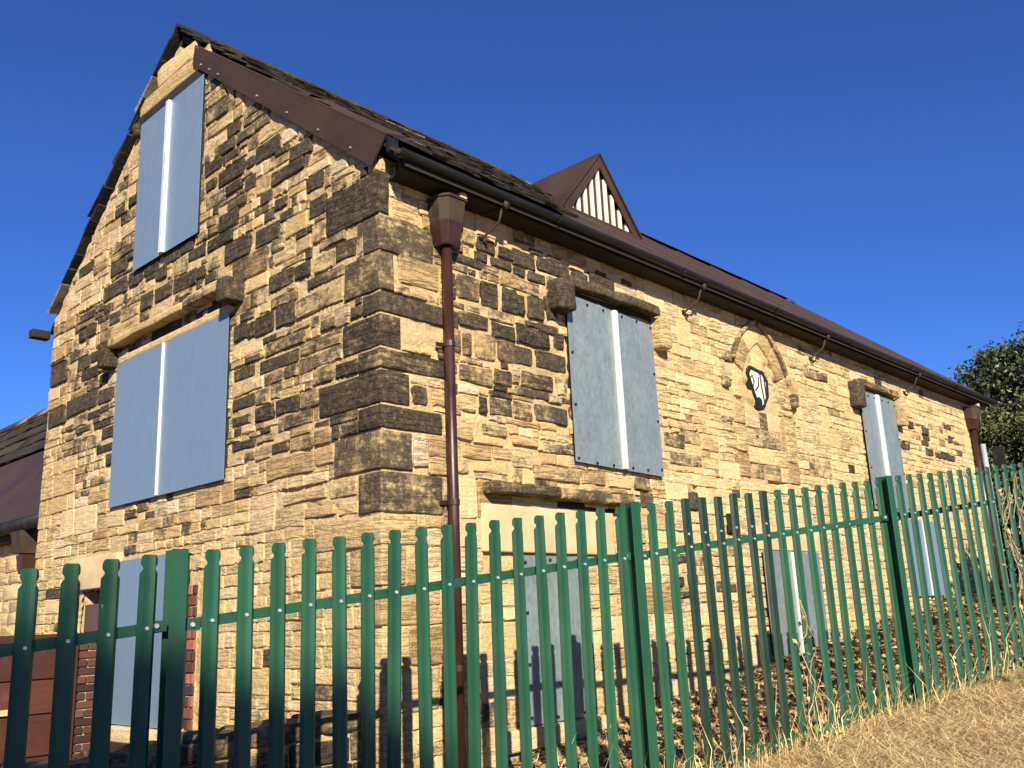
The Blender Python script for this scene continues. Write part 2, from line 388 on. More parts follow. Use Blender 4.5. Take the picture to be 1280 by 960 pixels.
# stones picked out one by one: wall, u0, u1, z0, z1, blackening
TRACED = 'g5.25,5.54,2.98,3.15,0.75 g5.08,5.40,2.69,2.77,0.50 g4.95,5.20,2.53,2.68,0.80 g5.21,5.47,2.52,2.66,0.45 g5.08,5.55,2.42,2.51,0.65 g5.51,5.72,2.54,2.67,0.80 g5.73,6.08,2.54,2.69,0.60 g5.09,5.69,2.23,2.39,0.40 g5.71,5.97,2.22,2.40,0.90 g5.99,6.26,2.22,2.40,0.90 g5.12,5.63,1.92,2.03,0.50 g5.57,6.10,2.03,2.14,0.50 g5.64,6.18,1.90,2.02,0.75 g4.94,5.20,1.66,1.78,0.85 g5.93,6.29,2.98,3.14,0.85 g5.88,6.05,2.87,2.99,0.45 g5.20,5.38,2.06,2.15,0.60 g4.89,5.02,2.06,2.15,0.70 g5.50,5.70,2.75,2.88,0.30 g5.83,6.01,3.21,3.32,0.80 g5.22,5.47,1.67,1.80,0.50 l3.90,4.14,2.75,2.91,0.10 l4.57,4.71,2.76,2.88,0.50 l4.73,4.93,2.74,2.87,0.75 l4.96,5.15,2.74,2.85,0.85 l4.69,4.84,2.65,2.73,0.85 l4.46,4.77,2.58,2.66,0.90 l4.88,5.11,2.65,2.73,0.85 l3.94,4.33,2.29,2.51,0.28 l4.49,4.74,2.30,2.51,0.55 l4.75,4.94,2.30,2.51,0.90 l4.98,5.16,2.30,2.51,0.90 l4.45,4.82,2.10,2.22,0.70 l4.85,5.12,2.07,2.20,0.85 l3.96,4.30,1.86,2.08,0.03 l4.55,4.64,1.87,2.06,0.50 l4.67,4.89,1.87,2.08,0.55 l4.91,5.10,1.89,2.07,0.60 l4.41,4.53,1.88,2.06,0.45 l4.50,4.84,1.67,1.81,0.55 l4.86,5.06,1.70,1.83,0.60 g5.97,6.23,1.53,1.66,0.85 g5.63,5.95,1.53,1.67,0.85 g5.39,5.62,1.52,1.66,0.50 g5.95,6.20,1.36,1.43,0.55 g5.99,6.21,1.23,1.34,0.45 g5.75,5.98,1.25,1.34,0.70 g5.46,5.75,1.23,1.34,0.40 g5.24,5.45,1.23,1.35,0.35 g4.93,5.26,1.34,1.42,0.70 g5.16,5.23,1.24,1.34,0.90 g4.93,5.14,1.24,1.34,0.60 g5.43,6.05,1.06,1.22,0.12 g5.20,5.42,1.08,1.22,0.15 g4.94,5.25,0.83,0.97,0.40 g5.28,5.82,0.85,0.93,0.10 g5.19,5.54,0.73,0.81,0.12 g4.82,5.39,0.46,0.71,0.05 l4.05,4.19,1.44,1.58,0.95 l4.22,4.35,1.45,1.58,0.30 l4.51,4.66,1.45,1.58,0.35 l4.69,4.78,1.45,1.59,0.80 l4.80,5.05,1.46,1.60,0.60 l4.71,4.98,1.30,1.39,0.45 l4.05,4.19,1.01,1.23,0.02 l4.62,4.94,1.23,1.30,0.35 l4.51,4.80,1.11,1.22,0.20 l4.81,5.02,1.13,1.23,0.30 l4.45,4.57,1.00,1.12,0.35 l4.62,4.97,1.02,1.11,0.25 l5.10,5.25,2.31,2.49,0.95 l5.27,5.48,2.31,2.51,0.95 l5.49,5.64,2.34,2.55,0.95 l5.24,5.39,2.23,2.29,0.80 l5.39,5.64,2.22,2.30,0.95 l5.13,5.53,2.08,2.23,0.90 l5.57,5.71,2.11,2.24,0.70 l5.07,5.31,1.90,2.06,0.70 l5.34,5.71,1.91,2.07,0.80 l5.16,5.54,1.73,1.86,0.55 l5.58,5.71,1.72,1.89,0.45 l5.05,5.27,1.46,1.61,0.55 l5.30,5.70,1.47,1.62,0.60 l5.03,5.32,1.26,1.33,0.35 l7.05,7.39,1.46,1.60,0.60 l7.68,7.99,1.48,1.63,0.15 l8.39,8.88,1.62,1.81,-0.01 l6.91,7.13,1.63,1.72,0.50 l6.89,7.00,1.48,1.62,0.40 l5.25,5.81,1.02,1.14,0.40 l5.83,6.14,1.02,1.14,0.35 l6.18,6.51,1.02,1.13,0.15 l6.54,6.78,1.02,1.14,0.55 l6.61,6.80,0.87,1.01,0.60 l7.38,7.54,0.90,1.07,0.70 l7.10,7.33,0.41,0.48,0.75 l7.05,7.19,0.20,0.30,0.85 l7.23,7.41,0.21,0.32,0.85 l7.71,7.85,0.15,0.26,0.70 l7.10,7.30,0.11,0.17,0.60 l5.12,5.40,2.72,2.87,0.85 l5.42,5.83,2.75,2.88,0.95 l5.87,6.07,2.74,2.87,0.95 l6.10,6.46,2.79,2.92,0.90 l5.30,5.51,2.63,2.72,0.85 l5.13,5.27,2.64,2.72,0.80 l5.33,5.50,2.87,2.93,0.70 l5.54,5.73,2.87,2.93,0.60 l6.57,6.74,2.90,2.96,0.60 l6.20,6.34,2.90,2.95,0.60 g8.29,8.61,3.30,3.46,0.85 g8.66,9.04,3.52,3.68,0.85 g8.65,9.17,3.29,3.47,0.80 g8.06,8.32,2.98,3.15,0.85 g7.68,8.01,2.98,3.13,0.90 g7.24,7.66,2.97,3.13,0.80 g7.80,8.03,3.20,3.33,0.90 g7.96,8.27,3.31,3.44,0.90 g7.56,7.89,3.31,3.45,0.85 g7.32,7.56,3.31,3.44,0.85 g7.09,7.41,3.20,3.32,0.75 g6.64,7.07,3.19,3.31,0.90 g6.36,6.77,2.98,3.17,0.95 g6.56,6.90,3.31,3.48,0.90 g6.44,6.75,3.46,3.56,0.60 g7.09,7.24,2.99,3.11,0.90 g6.82,7.05,3.00,3.13,0.40 g8.74,8.99,3.00,3.14,0.75 g8.35,8.72,2.97,3.11,0.40 g8.11,8.31,2.87,2.97,0.70 g9.53,9.73,3.00,3.14,0.90 g9.29,9.51,3.00,3.14,0.90 g9.35,9.74,3.21,3.31,0.80 g9.13,9.34,3.22,3.32,0.70 g9.37,9.71,2.67,2.82,0.90 g9.15,9.36,2.70,2.82,0.80 g9.18,9.58,2.54,2.67,0.90 g8.90,9.13,2.67,2.78,0.60 g8.92,9.14,2.41,2.54,0.80 g9.96,10.42,2.65,2.89,0.80 g6.37,6.59,2.26,2.41,0.85 g6.24,6.37,2.23,2.38,0.85 g8.77,9.02,4.17,4.29,0.85 g8.72,8.88,4.04,4.16,0.80 g8.51,8.71,4.19,4.30,0.80 g6.27,6.49,2.40,2.49,0.70 g6.24,6.56,1.92,2.03,0.60 g9.93,10.38,2.18,2.39,0.95 g9.14,9.92,2.22,2.41,0.95 g8.79,9.13,2.22,2.37,0.95 g9.06,9.36,2.10,2.19,0.90 g8.86,9.06,2.12,2.20,0.90 g8.63,9.00,1.84,1.97,0.80 g8.63,9.09,1.71,1.80,0.95 g8.61,8.87,1.57,1.69,0.95 g8.13,8.39,1.01,1.08,0.60 g6.23,6.57,1.68,1.79,0.95 g6.29,6.56,1.55,1.64,0.60 g6.21,6.55,1.35,1.43,0.70 g6.21,6.37,1.25,1.34,0.45 g9.69,10.00,2.07,2.14,0.60 g9.25,9.63,2.00,2.07,0.70 g5.50,5.82,3.56,3.70,0.85 g5.34,5.58,3.21,3.34,0.80 g5.83,6.02,3.69,3.76,0.60 g5.61,6.07,3.45,3.57,0.75 g5.95,6.32,3.74,3.91,0.85 g5.69,5.92,3.76,3.89,0.00 g5.06,5.25,3.09,3.18,0.60 g6.80,7.18,4.47,4.63,0.60 g6.58,6.80,4.17,4.31,0.75 g6.35,6.64,4.05,4.16,0.70 g6.67,7.01,4.06,4.18,0.75 g6.58,6.86,3.95,4.04,0.70 g6.88,7.17,3.94,4.08,0.90 g6.49,6.92,3.74,3.90,0.85 g6.33,6.47,3.75,3.86,0.80 g6.52,6.79,3.62,3.73,0.90 g6.30,6.48,3.55,3.69,0.85 g6.96,7.14,3.78,3.90,0.85 l12.15,12.38,2.77,2.92,0.80 l13.10,13.32,2.33,2.45,0.75 l13.63,13.90,2.30,2.43,0.85 l13.63,13.90,2.22,2.30,0.90 l13.54,13.81,2.13,2.22,0.90 l13.66,13.94,2.00,2.12,0.80 l12.82,13.07,2.01,2.11,0.75 l12.57,12.77,2.02,2.12,0.75 l14.03,14.27,2.00,2.09,0.90 l14.32,14.51,2.01,2.10,0.90 l14.54,14.84,2.00,2.11,0.90 l14.97,15.20,2.12,2.20,0.60 l14.67,14.88,2.29,2.39,0.75 l10.08,10.39,2.58,2.71,0.40 l10.42,10.69,2.60,2.70,0.60 l9.30,9.69,1.65,1.99,0.30'
TRACED = [(t[0], [float(q) for q in t[1:].split(',')]) for t in TRACED.split()]
def give_way(s, r, pad=.006):
    """trim rectangle s so it no longer overlaps r; the largest strip left over wins"""
    a, b, c, d = r[0]-pad, r[1]+pad, r[2]-pad, r[3]+pad
    if s[0] >= b or s[1] <= a or s[2] >= d or s[3] <= c: return s
    opts = [[s[0], a, s[2], s[3]], [b, s[1], s[2], s[3]], [s[0], s[1], s[2], c], [s[0], s[1], d, s[3]]]
    opts = [o for o in opts if o[1]-o[0] > .04 and o[3]-o[2] > .03]
    return max(opts, key=lambda o: (o[1]-o[0])*(o[3]-o[2])) if opts else None
def layout(umin, umax, zmin, zmax, top, rng, wall):
    bands = []
    for (a, b, _, _) in QUOINS: bands.append((a, b))
    z = bands[0][1]
    while z < zmax:
        h = rng.uniform(.17, .30); bands.append((z, z+h)); z += h
    z = min(b[0] for b in bands)
    while z > zmin: bands.append((z-.25, z)); z -= .25
    st = []
    for (a, b) in bands:
        if b < zmin: continue
        u = umin+rng.uniform(0, .05)
        while u < umax-.04:
            L = rng.uniform(.5, 1.25)          # a stretch with its own coursing
            if u+L > umax-.25: L = umax-u
            h = b-a; r = rng.random()*(.75 if wall == 'l' else 1)
            if wall == 'l' and u > 6.6 and h > .2 and rng.random() < .55: r = .95
            if h > .22: cuts = [.5+rng.uniform(-.14, .14)] if r < .52 else ([] if r < .60 else [.3+rng.uniform(-.05, .05), .66+rng.uniform(-.05, .05)])
            elif h > .15: cuts = [.5+rng.uniform(-.14, .14)] if r < .55 else []
            else: cuts = []
            zz = [a]+[a+h*c for c in cuts]+[b]
            for z0, z1 in zip(zz[:-1], zz[1:]):
                x = u
                while x < u+L-.02:
                    hh = z1-z0; l = max(.075, hh*rng.choice((.9, 1.3, 1.7, 2.2, 2.8, 3.8))*rng.uniform(.85, 1.15)); l = min(l, .52)
                    if x+l > u+L-.07: l = u+L-x
                    g = rng.uniform(.002, .006)
                    st.append([x+g, x+l-g, z0+g+rng.uniform(-.004, .004), z1-g+rng.uniform(-.004, .004)]); x += l
            u += L
    out = []
    for s in st:
        # give way to the quoins
        for (a, b, gl, ll) in QUOINS:
            if s[2] < b-.012 and s[3] > a+.012:
                e = (CY+gl if wall == 'g' else CX+ll)+.012
                if s[0] < e: s[0] = e
        for (wl, r) in TRACED:
            if s is not None and wl == wall: s = give_way(s, r)
        if s is None or s[1]-s[0] < .045: continue
        mu = (s[0]+s[1])/2
        t = min(top(s[0]), top(s[1]))
        if s[2] > t-.05: continue
        s[3] = min(s[3], t)
        if s[3]-s[2] < .03: continue
        out.append(s)
    return out
def arch_inside(u, z): # the pointed arch of the blocked doorway, and its surround
    if z < 1.25 or not 8.33 < u < 9.65: return False
    if z < 2.12: return True
    return math.hypot(u-8.705, z-2.12) < .98 and math.hypot(u-9.275, z-2.12) < .98
def hidden(wall, s):
    L = GSHEETS if wall == 'g' else LSHEETS
    for (a, b, c, d) in L:
        if s[0] > a+.01 and s[1] < b-.01 and s[2] > c+.01 and s[3] < d-.01: return True
    mu, mz = (s[0]+s[1])/2, (s[2]+s[3])/2
    if wall == 'g':
        if s[1] > 8.44 and s[0] < 9.22 and s[2] < .42: return True       # doorway recess
        if s[1] > 8.40 and s[0] < 9.50 and s[3] > .42 and s[2] < .74: return True
        if s[1] > 6.98 and s[0] < 7.15 and s[2] < .42: return True       # brick jamb
    else:
        if arch_inside(mu, mz): return True
        if 4.62 < mu < 6.2 and .40 < mz < .82: return True               # cream lintel
    return False

MORT = {}
def mortar_sheet(wall, parent_name):
    fn = gmap if wall == 'g' else lmap
    u0, u1 = (CY, GAB_Y) if wall == 'g' else (CX, LEN_X)
    zb = -1.9 if wall == 'g' else -1.4
    nu = int((u1-u0)/.045); nz = 300 if wall == 'g' else 180
    V = []; F = []
    for i in range(nu+1):
        u = u0+(u1-u0)*i/nu; t = gable_top(u) if wall == 'g' else 3.20
        for j in range(nz+1):
            z = zb+(t-zb)*j/nz
            q = Vector((u*9, z*14, 3 if wall == 'g' else 8))
            d = .000+.005*mnoise.noise(q)+.003*mnoise.noise(q*2.7)
            m_ = mnoise.noise(Vector((u*1.7, z*8.5, 5)))+.35*mnoise.noise(Vector((u*5, z*16, 2)))
            if m_ > .08: d -= min(.045 if wall == 'l' and u > 6.6 else .014, .22*(m_-.08))
            if i in (0, nu): d = 0
            V.append(fn(u, z, d))
    for i in range(nu):
        for j in range(nz):
            a, b, c, e = i*(nz+1)+j, (i+1)*(nz+1)+j, (i+1)*(nz+1)+j+1, i*(nz+1)+j+1
            if wall == 'g':
                mu = u0+(u1-u0)*(i+.5)/nu; mz = (V[a][2]+V[c][2])/2
                if 8.46 < mu < 9.20 and -1.3 < mz < .42: continue
            F.append((a, b, c, e) if wall == 'l' else (a, e, c, b))
    me = mesh(parent_name, V, F, None, True)
    return bl(link(parent_name, me, None, M['mortar']))
GW = mortar_sheet('g', 'gable_wall'); LW = mortar_sheet('l', 'long_wall')
# the two walls the photograph does not show, closing the house
def plain_walls():
    mb = MB(); zb = -1.9
    pts = [(CY, zb), (GAB_Y, zb), (GAB_Y, gable_top(GAB_Y)), (RY, gable_top(RY)), (CY, gable_top(CY))]
    mb.prism(pts, LEN_X-.02, LEN_X-.35, lambda u, v, w_: (w_, u, v)); bl(mb.build('far_gable_wall', M['mortar']))
    mb = MB(); mb.box(((CX+LEN_X)/2, GAB_Y-.17, (zb+3.0)/2), (LEN_X-CX-.1, .3, 3.0-zb)); bl(mb.build('rear_wall', M['mortar']))
plain_walls()

def build_stones():
    rng = random.Random(5); cand = []
    for wall, (a, b, zb, zt), top, par in (('g', (CY, GAB_Y, -1.5, 5.7), gable_top, GW), ('l', (CX, LEN_X, -1.2, 3.2), lambda u: 3.17, LW)):
        for s in layout(a, b, zb, zt, top, rng, wall):
            if hidden(wall, s): continue
            if wall == 'l' and s[3] < ground_z(s[0], 4.7)-.05: continue
            mu, mz = (s[0]+s[1])/2, (s[2]+s[3])/2
            p = soot_share(SOOT_G if wall == 'g' else SOOT_L, mu, mz)
            if rng.random() < p*(.34 if wall == 'g' or mu < 6.8 else .2): soot = rng.uniform(.45, .8)
            elif rng.random() < (p*1.25+.12 if wall == 'g' and mz > 1.3 else p*(.95 if mu < 5.8 else .5)): soot = rng.uniform(.24, .56)
            else: soot = rng.uniform(0, .16)
            tint = rng.random()
            if wall == 'l' and mu > 6.8: tint = .40+.34*tint if rng.random() < .88 else tint
            if wall == 'g' and mz < .9: tint = min(1, .25+.55*tint)
            r = rng.random()
            proud = rng.uniform(.007, .017) if r > .12 else rng.uniform(.0, .006)
            if wall == 'l' and mu > 6.8: proud = rng.uniform(.004, .013)
            pos = gmap(mu, mz, 0) if wall == 'g' else lmap(mu, mz, 0)
            n = Vector((-1, 0, 0)) if wall == 'g' else Vector((0, -1, 0))
            vis = (s[1]-s[0])*(s[3]-s[2])*abs(pos.normalized().dot(n))/pos.length_squared
            cand.append((vis, wall, s, proud, (soot, tint, rng.random()), par, pos))
    for wall, (a, b, c, d, so) in TRACED:
        s = [a+.007, b-.007, c+.007, d-.007]
        for (qa, qb, gl, ll) in QUOINS:
            if s[2] < qb-.02 and s[3] > qa+.02: s[0] = max(s[0], (CY+gl if wall == 'g' else CX+ll)+.008)
        if s[1]-s[0] < .04: continue
        mu, mz = (s[0]+s[1])/2, (s[2]+s[3])/2; pos = gmap(mu, mz, 0) if wall == 'g' else lmap(mu, mz, 0)
        n = Vector((-1, 0, 0)) if wall == 'g' else Vector((0, -1, 0))
        vis = 1.5*(s[1]-s[0])*(s[3]-s[2])*abs(pos.normalized().dot(n))/pos.length_squared
        at = (max(0, min(1, so+rng.uniform(-.05, .05))), .86 if so < 0 else (.95 if so < .035 else rng.uniform(.1, .6)), rng.random())
        cand.append((vis, wall, s, rng.uniform(.011, .018), at, GW if wall == 'g' else LW, pos))
    cand.sort(key=lambda c: -c[0])
    rest = {'g': ([], [], []), 'l': ([], [], [])}
    for i, (vis, wall, s, proud, at, par, pos) in enumerate(cand):
        V, F = stone_geo(*s, proud, rng); fn = gmap if wall == 'g' else lmap
        W = [fn(*v) for v in V]
        if wall == 'g': F = [tuple(reversed(f)) for f in F]
        if i < 300:
            me = mesh('stone', [v-pos for v in W], F, at)
            link('stone', me, par, M['stone'], pos)      # walls sit at the world offset of the building
            o = COL.objects[-1] if False else None
        else:
            RV, RF, RA = rest[wall]; n = len(RV); RV += W; RF += [tuple(k+n for k in f) for f in F]; RA += [at]*len(W)
    for wall, par in (('g', GW), ('l', LW)):
        RV, RF, RA = rest[wall]; me = mesh('small_stones', RV, RF, RA, False)
        tag(link('small_stones', me, par, M['stone']), kind='stuff')
    print('stones', len(cand))
build_stones()

def build_quoins():
    rng = random.Random(8)
    for i, (a, b, gl, ll) in enumerate(QUOINS):
        z0, z1 = a+.009, b-.009; pr = rng.uniform(.013, .020)
        x0, x1 = CX-pr, CX+ll; y0, y1 = CY-pr, CY+gl
        dark = i in (0, 1, 2, 3, 4, 5, 6, 7)
        at = ((rng.uniform(.62, .86) if dark else (.62 if i in (8, 9) else rng.uniform(.0, .15))), rng.uniform(.1, .5), rng.random())
        if i == 2: at = (.62, .2, .3)
        # an L-shaped block: both arms show
        d = .12
        poly = [(x0, y0), (x1, y0), (x1, y0+d), (x0+d, y0+d), (x0+d, y1), (x0, y1)]
        if ll < .14: poly = [(x0, y0), (x1, y0), (x1, y0+d), (x0+d*.6, y1-.02), (x0+d*.6, y1), (x0, y1)]
        mb = MB(); mb.prism(poly, z0, z1, lambda u, v, w_: (u, v, w_))
        o = mb.build('quoin', M['stone'], None, None, False, .012, 2)
        bm = bmesh.new(); bm.from_mesh(o.data)
        for _ in range(2):
            es = [e for e in bm.edges if e.calc_length() > .14]
            if es: bmesh.ops.subdivide_edges(bm, edges=es, cuts=1, use_grid_fill=True)
        bmesh.ops.triangulate(bm, faces=[f for f in bm.faces if len(f.verts) > 4])
        for v in bm.verts:
            q = v.co*11; v.co += Vector((mnoise.noise(q), mnoise.noise(q+Vector((7, 1, 0))), mnoise.noise(q+Vector((1, 7, 0)))))*.007
        for f in bm.faces: f.smooth = True
        bm.to_mesh(o.data); bm.free(); set_attr(o.data, at)
        bl(o)
build_quoins()

# ---- steel-sheeted windows
def boarded(wall, rect, m, stripw, stripu, skew=(0, 0, 0, 0), bolts=True, proud=.045, stripproud=.016, stripm=None, lab=None):
    fn = gmap if wall == 'g' else lmap
    a, b, c, d = rect
    fr = MB()
    for (p, q, r, s) in ((a+.02, a+.08, c+.02, d-.02), (b-.08, b-.02, c+.02, d-.02), (a+.08, b-.08, d-.08, d-.02), (a+.08, b-.08, c+.02, c+.08)):
        V = [fn(p, r, -.03), fn(q, r, -.03), fn(q, s, -.03), fn(p, s, -.03), fn(p, r, proud-.006), fn(q, r, proud-.006), fn(q, s, proud-.006), fn(p, s, proud-.006)]
        fr.add(V, [(0, 1, 2, 3), (7, 6, 5, 4), (0, 4, 5, 1), (1, 5, 6, 2), (2, 6, 7, 3), (3, 7, 4, 0)])
    root = bl(fr.build('boarded_window', M['soffit']))
    if lab: root['label'] = lab
    rng = random.Random(int(a*100)+int(c*10))
    def sheet(u0, u1, k0, k1):
        n = 6; V = []; F = []
        for i in range(n+1):
            t = i/n; u = u0+(u1-u0)*t
            zb_ = c+(skew[0]*(b-u)+skew[1]*(u-a))/(b-a); zt = d+(skew[2]*(b-u)+skew[3]*(u-a))/(b-a)
            for j in range(n+1):
                z = zb_+(zt-zb_)*j/n
                bulge = .005*math.sin(math.pi*t)*math.sin(math.pi*j/n)*rng.uniform(.8, 1.2)
                V.append(fn(u, z, proud+bulge))
        for i in range(n):
            for j in range(n):
                q = (i*(n+1)+j, (i+1)*(n+1)+j, (i+1)*(n+1)+j+1, i*(n+1)+j+1); F.append(q if wall == 'l' else tuple(reversed(q)))
        me = mesh('steel_sheet', V, F, None, False)
        o = link('steel_sheet', me, root, m)
        md = o.modifiers.new('thickness', 'SOLIDIFY'); md.thickness = .004; md.offset = -1
    sheet(a, stripu, 0, .5); sheet(stripu+.001, b, .5, 1)
    st = MB(); h = stripw/2
    V = []
    for z in (c+.005+(skew[0]+skew[1])/2, d-.005+(skew[2]+skew[3])/2):
        for (u, e) in ((stripu-h, proud+.016), (stripu-h*.8, proud+.016+stripproud), (stripu+h*.8, proud+.016+stripproud), (stripu+h, proud+.016), (stripu+h, proud-.002), (stripu-h, proud-.002)): V.append(fn(u, z, e))
    st.add(V, [(0, 1, 7, 6), (1, 2, 8, 7), (2, 3, 9, 8), (3, 4, 10, 9), (4, 5, 11, 10), (5, 0, 6, 11), (5, 4, 3, 2, 1, 0), (6, 7, 8, 9, 10, 11)])
    st.build('cover_strip', stripm or M['strip'], root)
    if bolts:
        spots = [(u, z) for u in (a+.03, b-.03) for z in [c+.05+(d-c-.1)*k_/3 for k_ in range(4)]] + [(a+(b-a)*k_, z) for k_ in (.22, .4, .62, .8) for z in (c+.03, d-.03)]
        bm0 = MB(); V = []
        for k_ in range(8): V.append((math.cos(k_*.785)*.011, math.sin(k_*.785)*.011))
        bm0.prism(V, 0, .012, (lambda u, v, w_: (-w_, u, v)) if wall == 'g' else (lambda u, v, w_: (u, -w_, v)))
        first = None
        for (u, z) in spots:
            pos = fn(u, z, proud+.001)
            if first is None: first = bm0.build('bolt', M['ink'], root); first.location = pos
            else: link('bolt', first.data, root, None, pos)
boarded('g', GSHEETS[0], M['steel'], .065, 7.83, bolts=False, lab='tall narrow steel-boarded window in the gable peak')
boarded('g', GSHEETS[1], M['steel'], .022, 7.70, bolts=False, stripproud=.004, lab='wide blue-grey steel-boarded window in the gable wall')
boarded('g', GSHEETS[2], M['steel'], .02, 7.75, bolts=False, stripproud=.003, lab='steel-boarded opening between brick jambs low in the gable')
boarded('l', LSHEETS[0], M['galv'], .052, 6.36, (.02, -.01, .02, -.02), lab='mottled steel-boarded window left of the pointed arch')
boarded('l', LSHEETS[1], M['galv'], .085, 12.02, (0, 0, .02, .02), lab='steel-boarded window at the far end of the long wall')
boarded('l', LSHEETS[2], M['galv'], .05, 5.42, stripproud=.006, stripm=M['galv'], lab='steel-boarded low opening under the cream lintel')
boarded('l', LSHEETS[3], M['galv'], .085, 9.20, stripproud=.03, bolts=False, lab='low steel-boarded window under the pointed arch')
boarded('l', LSHEETS[4], M['steel'], .08, 13.02, bolts=False, lab='low steel-boarded window at the far end')

# ---- hood moulds, lintels, sills
def rb(name, wall, u0, u1, z0, z1, p0, p1, at, jit=.012, bev=.015, seed=0, m='stone'):
    fn = gmap if wall == 'g' else lmap
    c = fn((u0+u1)/2, (z0+z1)/2, (p0+p1)/2); du, dp, dz = u1-u0, p1-p0, z1-z0
    d = (dp, du, dz) if wall == 'g' else (du, dp, dz)
    return bl(rough_block(name, c, d, M[m], None, at, jit, bev, max(2, int(du/.12)), seed))
# gable
rb('shade_strip', 'g', 7.12, 8.56, 4.985, 5.12, -.05, .03, (1, 0, 0), .004, .008, 1, 'soffit')  # near-black strip stands in for the shaded recess under the lintel
rb('lintel', 'g', 7.12, 8.54, 5.125, 5.30, -.05, .030, (.16, .35, .6), .012, .02, 2)
rb('apex_stone', 'g', 7.42, 8.20, 5.31, 5.52, -.05, .020, (.12, .5, .2), .02, .03, 3)
rb('hood_stop', 'g', 8.50, 8.60, 4.92, 5.06, -.05, .07, (.9, .3, .5), .012, .02, 4)
rb('hood_mould', 'g', 6.58, 7.25, 2.715, 2.79, -.05, .13, (.42, .4, .7), .012, .02, 5)
rb('hood_mould', 'g', 7.26, 8.74, 2.705, 2.785, -.05, .125, (.34, .4, .2), .016, .02, 6)
rb('hood_stop', 'g', 6.44, 6.60, 2.58, 2.78, -.05, .17, (.85, .3, .3), .01, .02, 7)
rb('hood_stop', 'g', 8.72, 8.90, 2.52, 2.76, -.05, .14, (.8, .3, .9), .012, .02, 8)
rb('shade_strip', 'g', 6.60, 8.70, 2.625, 2.712, -.05, .012, (1, 0, 0), .004, .006, 9, 'soffit')  # shade under the gable hood, put in as a near-black strip
rb('lintel', 'g', 6.58, 8.70, 2.535, 2.62, -.05, .022, (.12, .6, .4), .01, .03, 9)
rb('lintel', 'g', 8.42, 9.48, .43, .73, -.05, .035, (0, .6, .1), .003, .012, 10, 'cream')
rb('sill', 'g', 7.10, 8.50, -.86, -.74, -.05, .10, (.05, .72, .3), .008, .015, 11)
# long wall
rb('shade_strip', 'l', 5.72, 6.98, 2.59, 2.66, -.05, .02, (1, 0, 0), .004, .006, 12, 'soffit')  # dark strip painted in for the shade beneath this hood
rb('hood_mould', 'l', 5.70, 7.00, 2.665, 2.755, -.05, .12, (.75, .3, .1), .014, .02, 12)
rb('hood_stop', 'l', 5.52, 5.71, 2.42, 2.68, -.05, .16, (1, .2, .4), .012, .03, 13)
rb('hood_stop', 'l', 6.99, 7.15, 2.36, 2.66, -.05, .12, (.15, .5, .9), .014, .03, 14)
rb('hood_mould', 'l', 4.68, 5.42, .87, .95, -.05, .14, (.66, .25, .6), .012, .02, 15)
rb('shade_strip', 'l', 4.72, 6.34, .81, .865, -.05, .012, (1, 0, 0), .004, .006, 15, 'soffit')  # dark strip in place of the shade below the hood's underside
rb('hood_mould', 'l', 5.43, 6.37, .865, .95, -.05, .13, (.62, .25, .2), .016, .025, 16)
rb('lintel', 'l', 4.66, 6.18, .46, .80, -.05, .03, (0, .5, .2), .003, .012, 17, 'cream')
rb('sill', 'l', 4.72, 5.92, -.88, -.74, -.05, .11, (.02, .68, .3), .006, .015, 18)
rb('plinth_stone', 'l', 4.72, 5.60, -1.12, -.90, -.05, .06, (.02, .6, .7), .008, .015, 19)
rb('hood_mould', 'l', 11.44, 12.66, 2.68, 2.77, -.05, .11, (.55, .3, .8), .02, .02, 20)
rb('hood_stop', 'l', 11.26, 11.46, 2.38, 2.72, -.05, .14, (.8, .2, .1), .012, .03, 21)
rb('hood_stop', 'l', 12.64, 12.82, 2.30, 2.68, -.05, .13, (.35, .4, .5), .014, .03, 22)
rb('lintel', 'l', 8.45, 9.95, .56, .80, -.05, .02, (0, .5, .2), .003, .012, 23, 'cream')
# brick-red patch below the far windows, and the iron vent
def vent():
    mb = MB(); mb.box((8.05, CY-.03, .80), (.13, .03, .18)); o = bl(mb.build('iron_vent', M['ink'], None, None, False, .004))
    for i in range(3):
        for j in range(3):
            b2 = MB(); b2.box((8.05-.05+.05*i, CY-.048, .74+.06*j), (.03, .008, .022)); b2.build('vent_slot', M['pipe'], o)
vent()
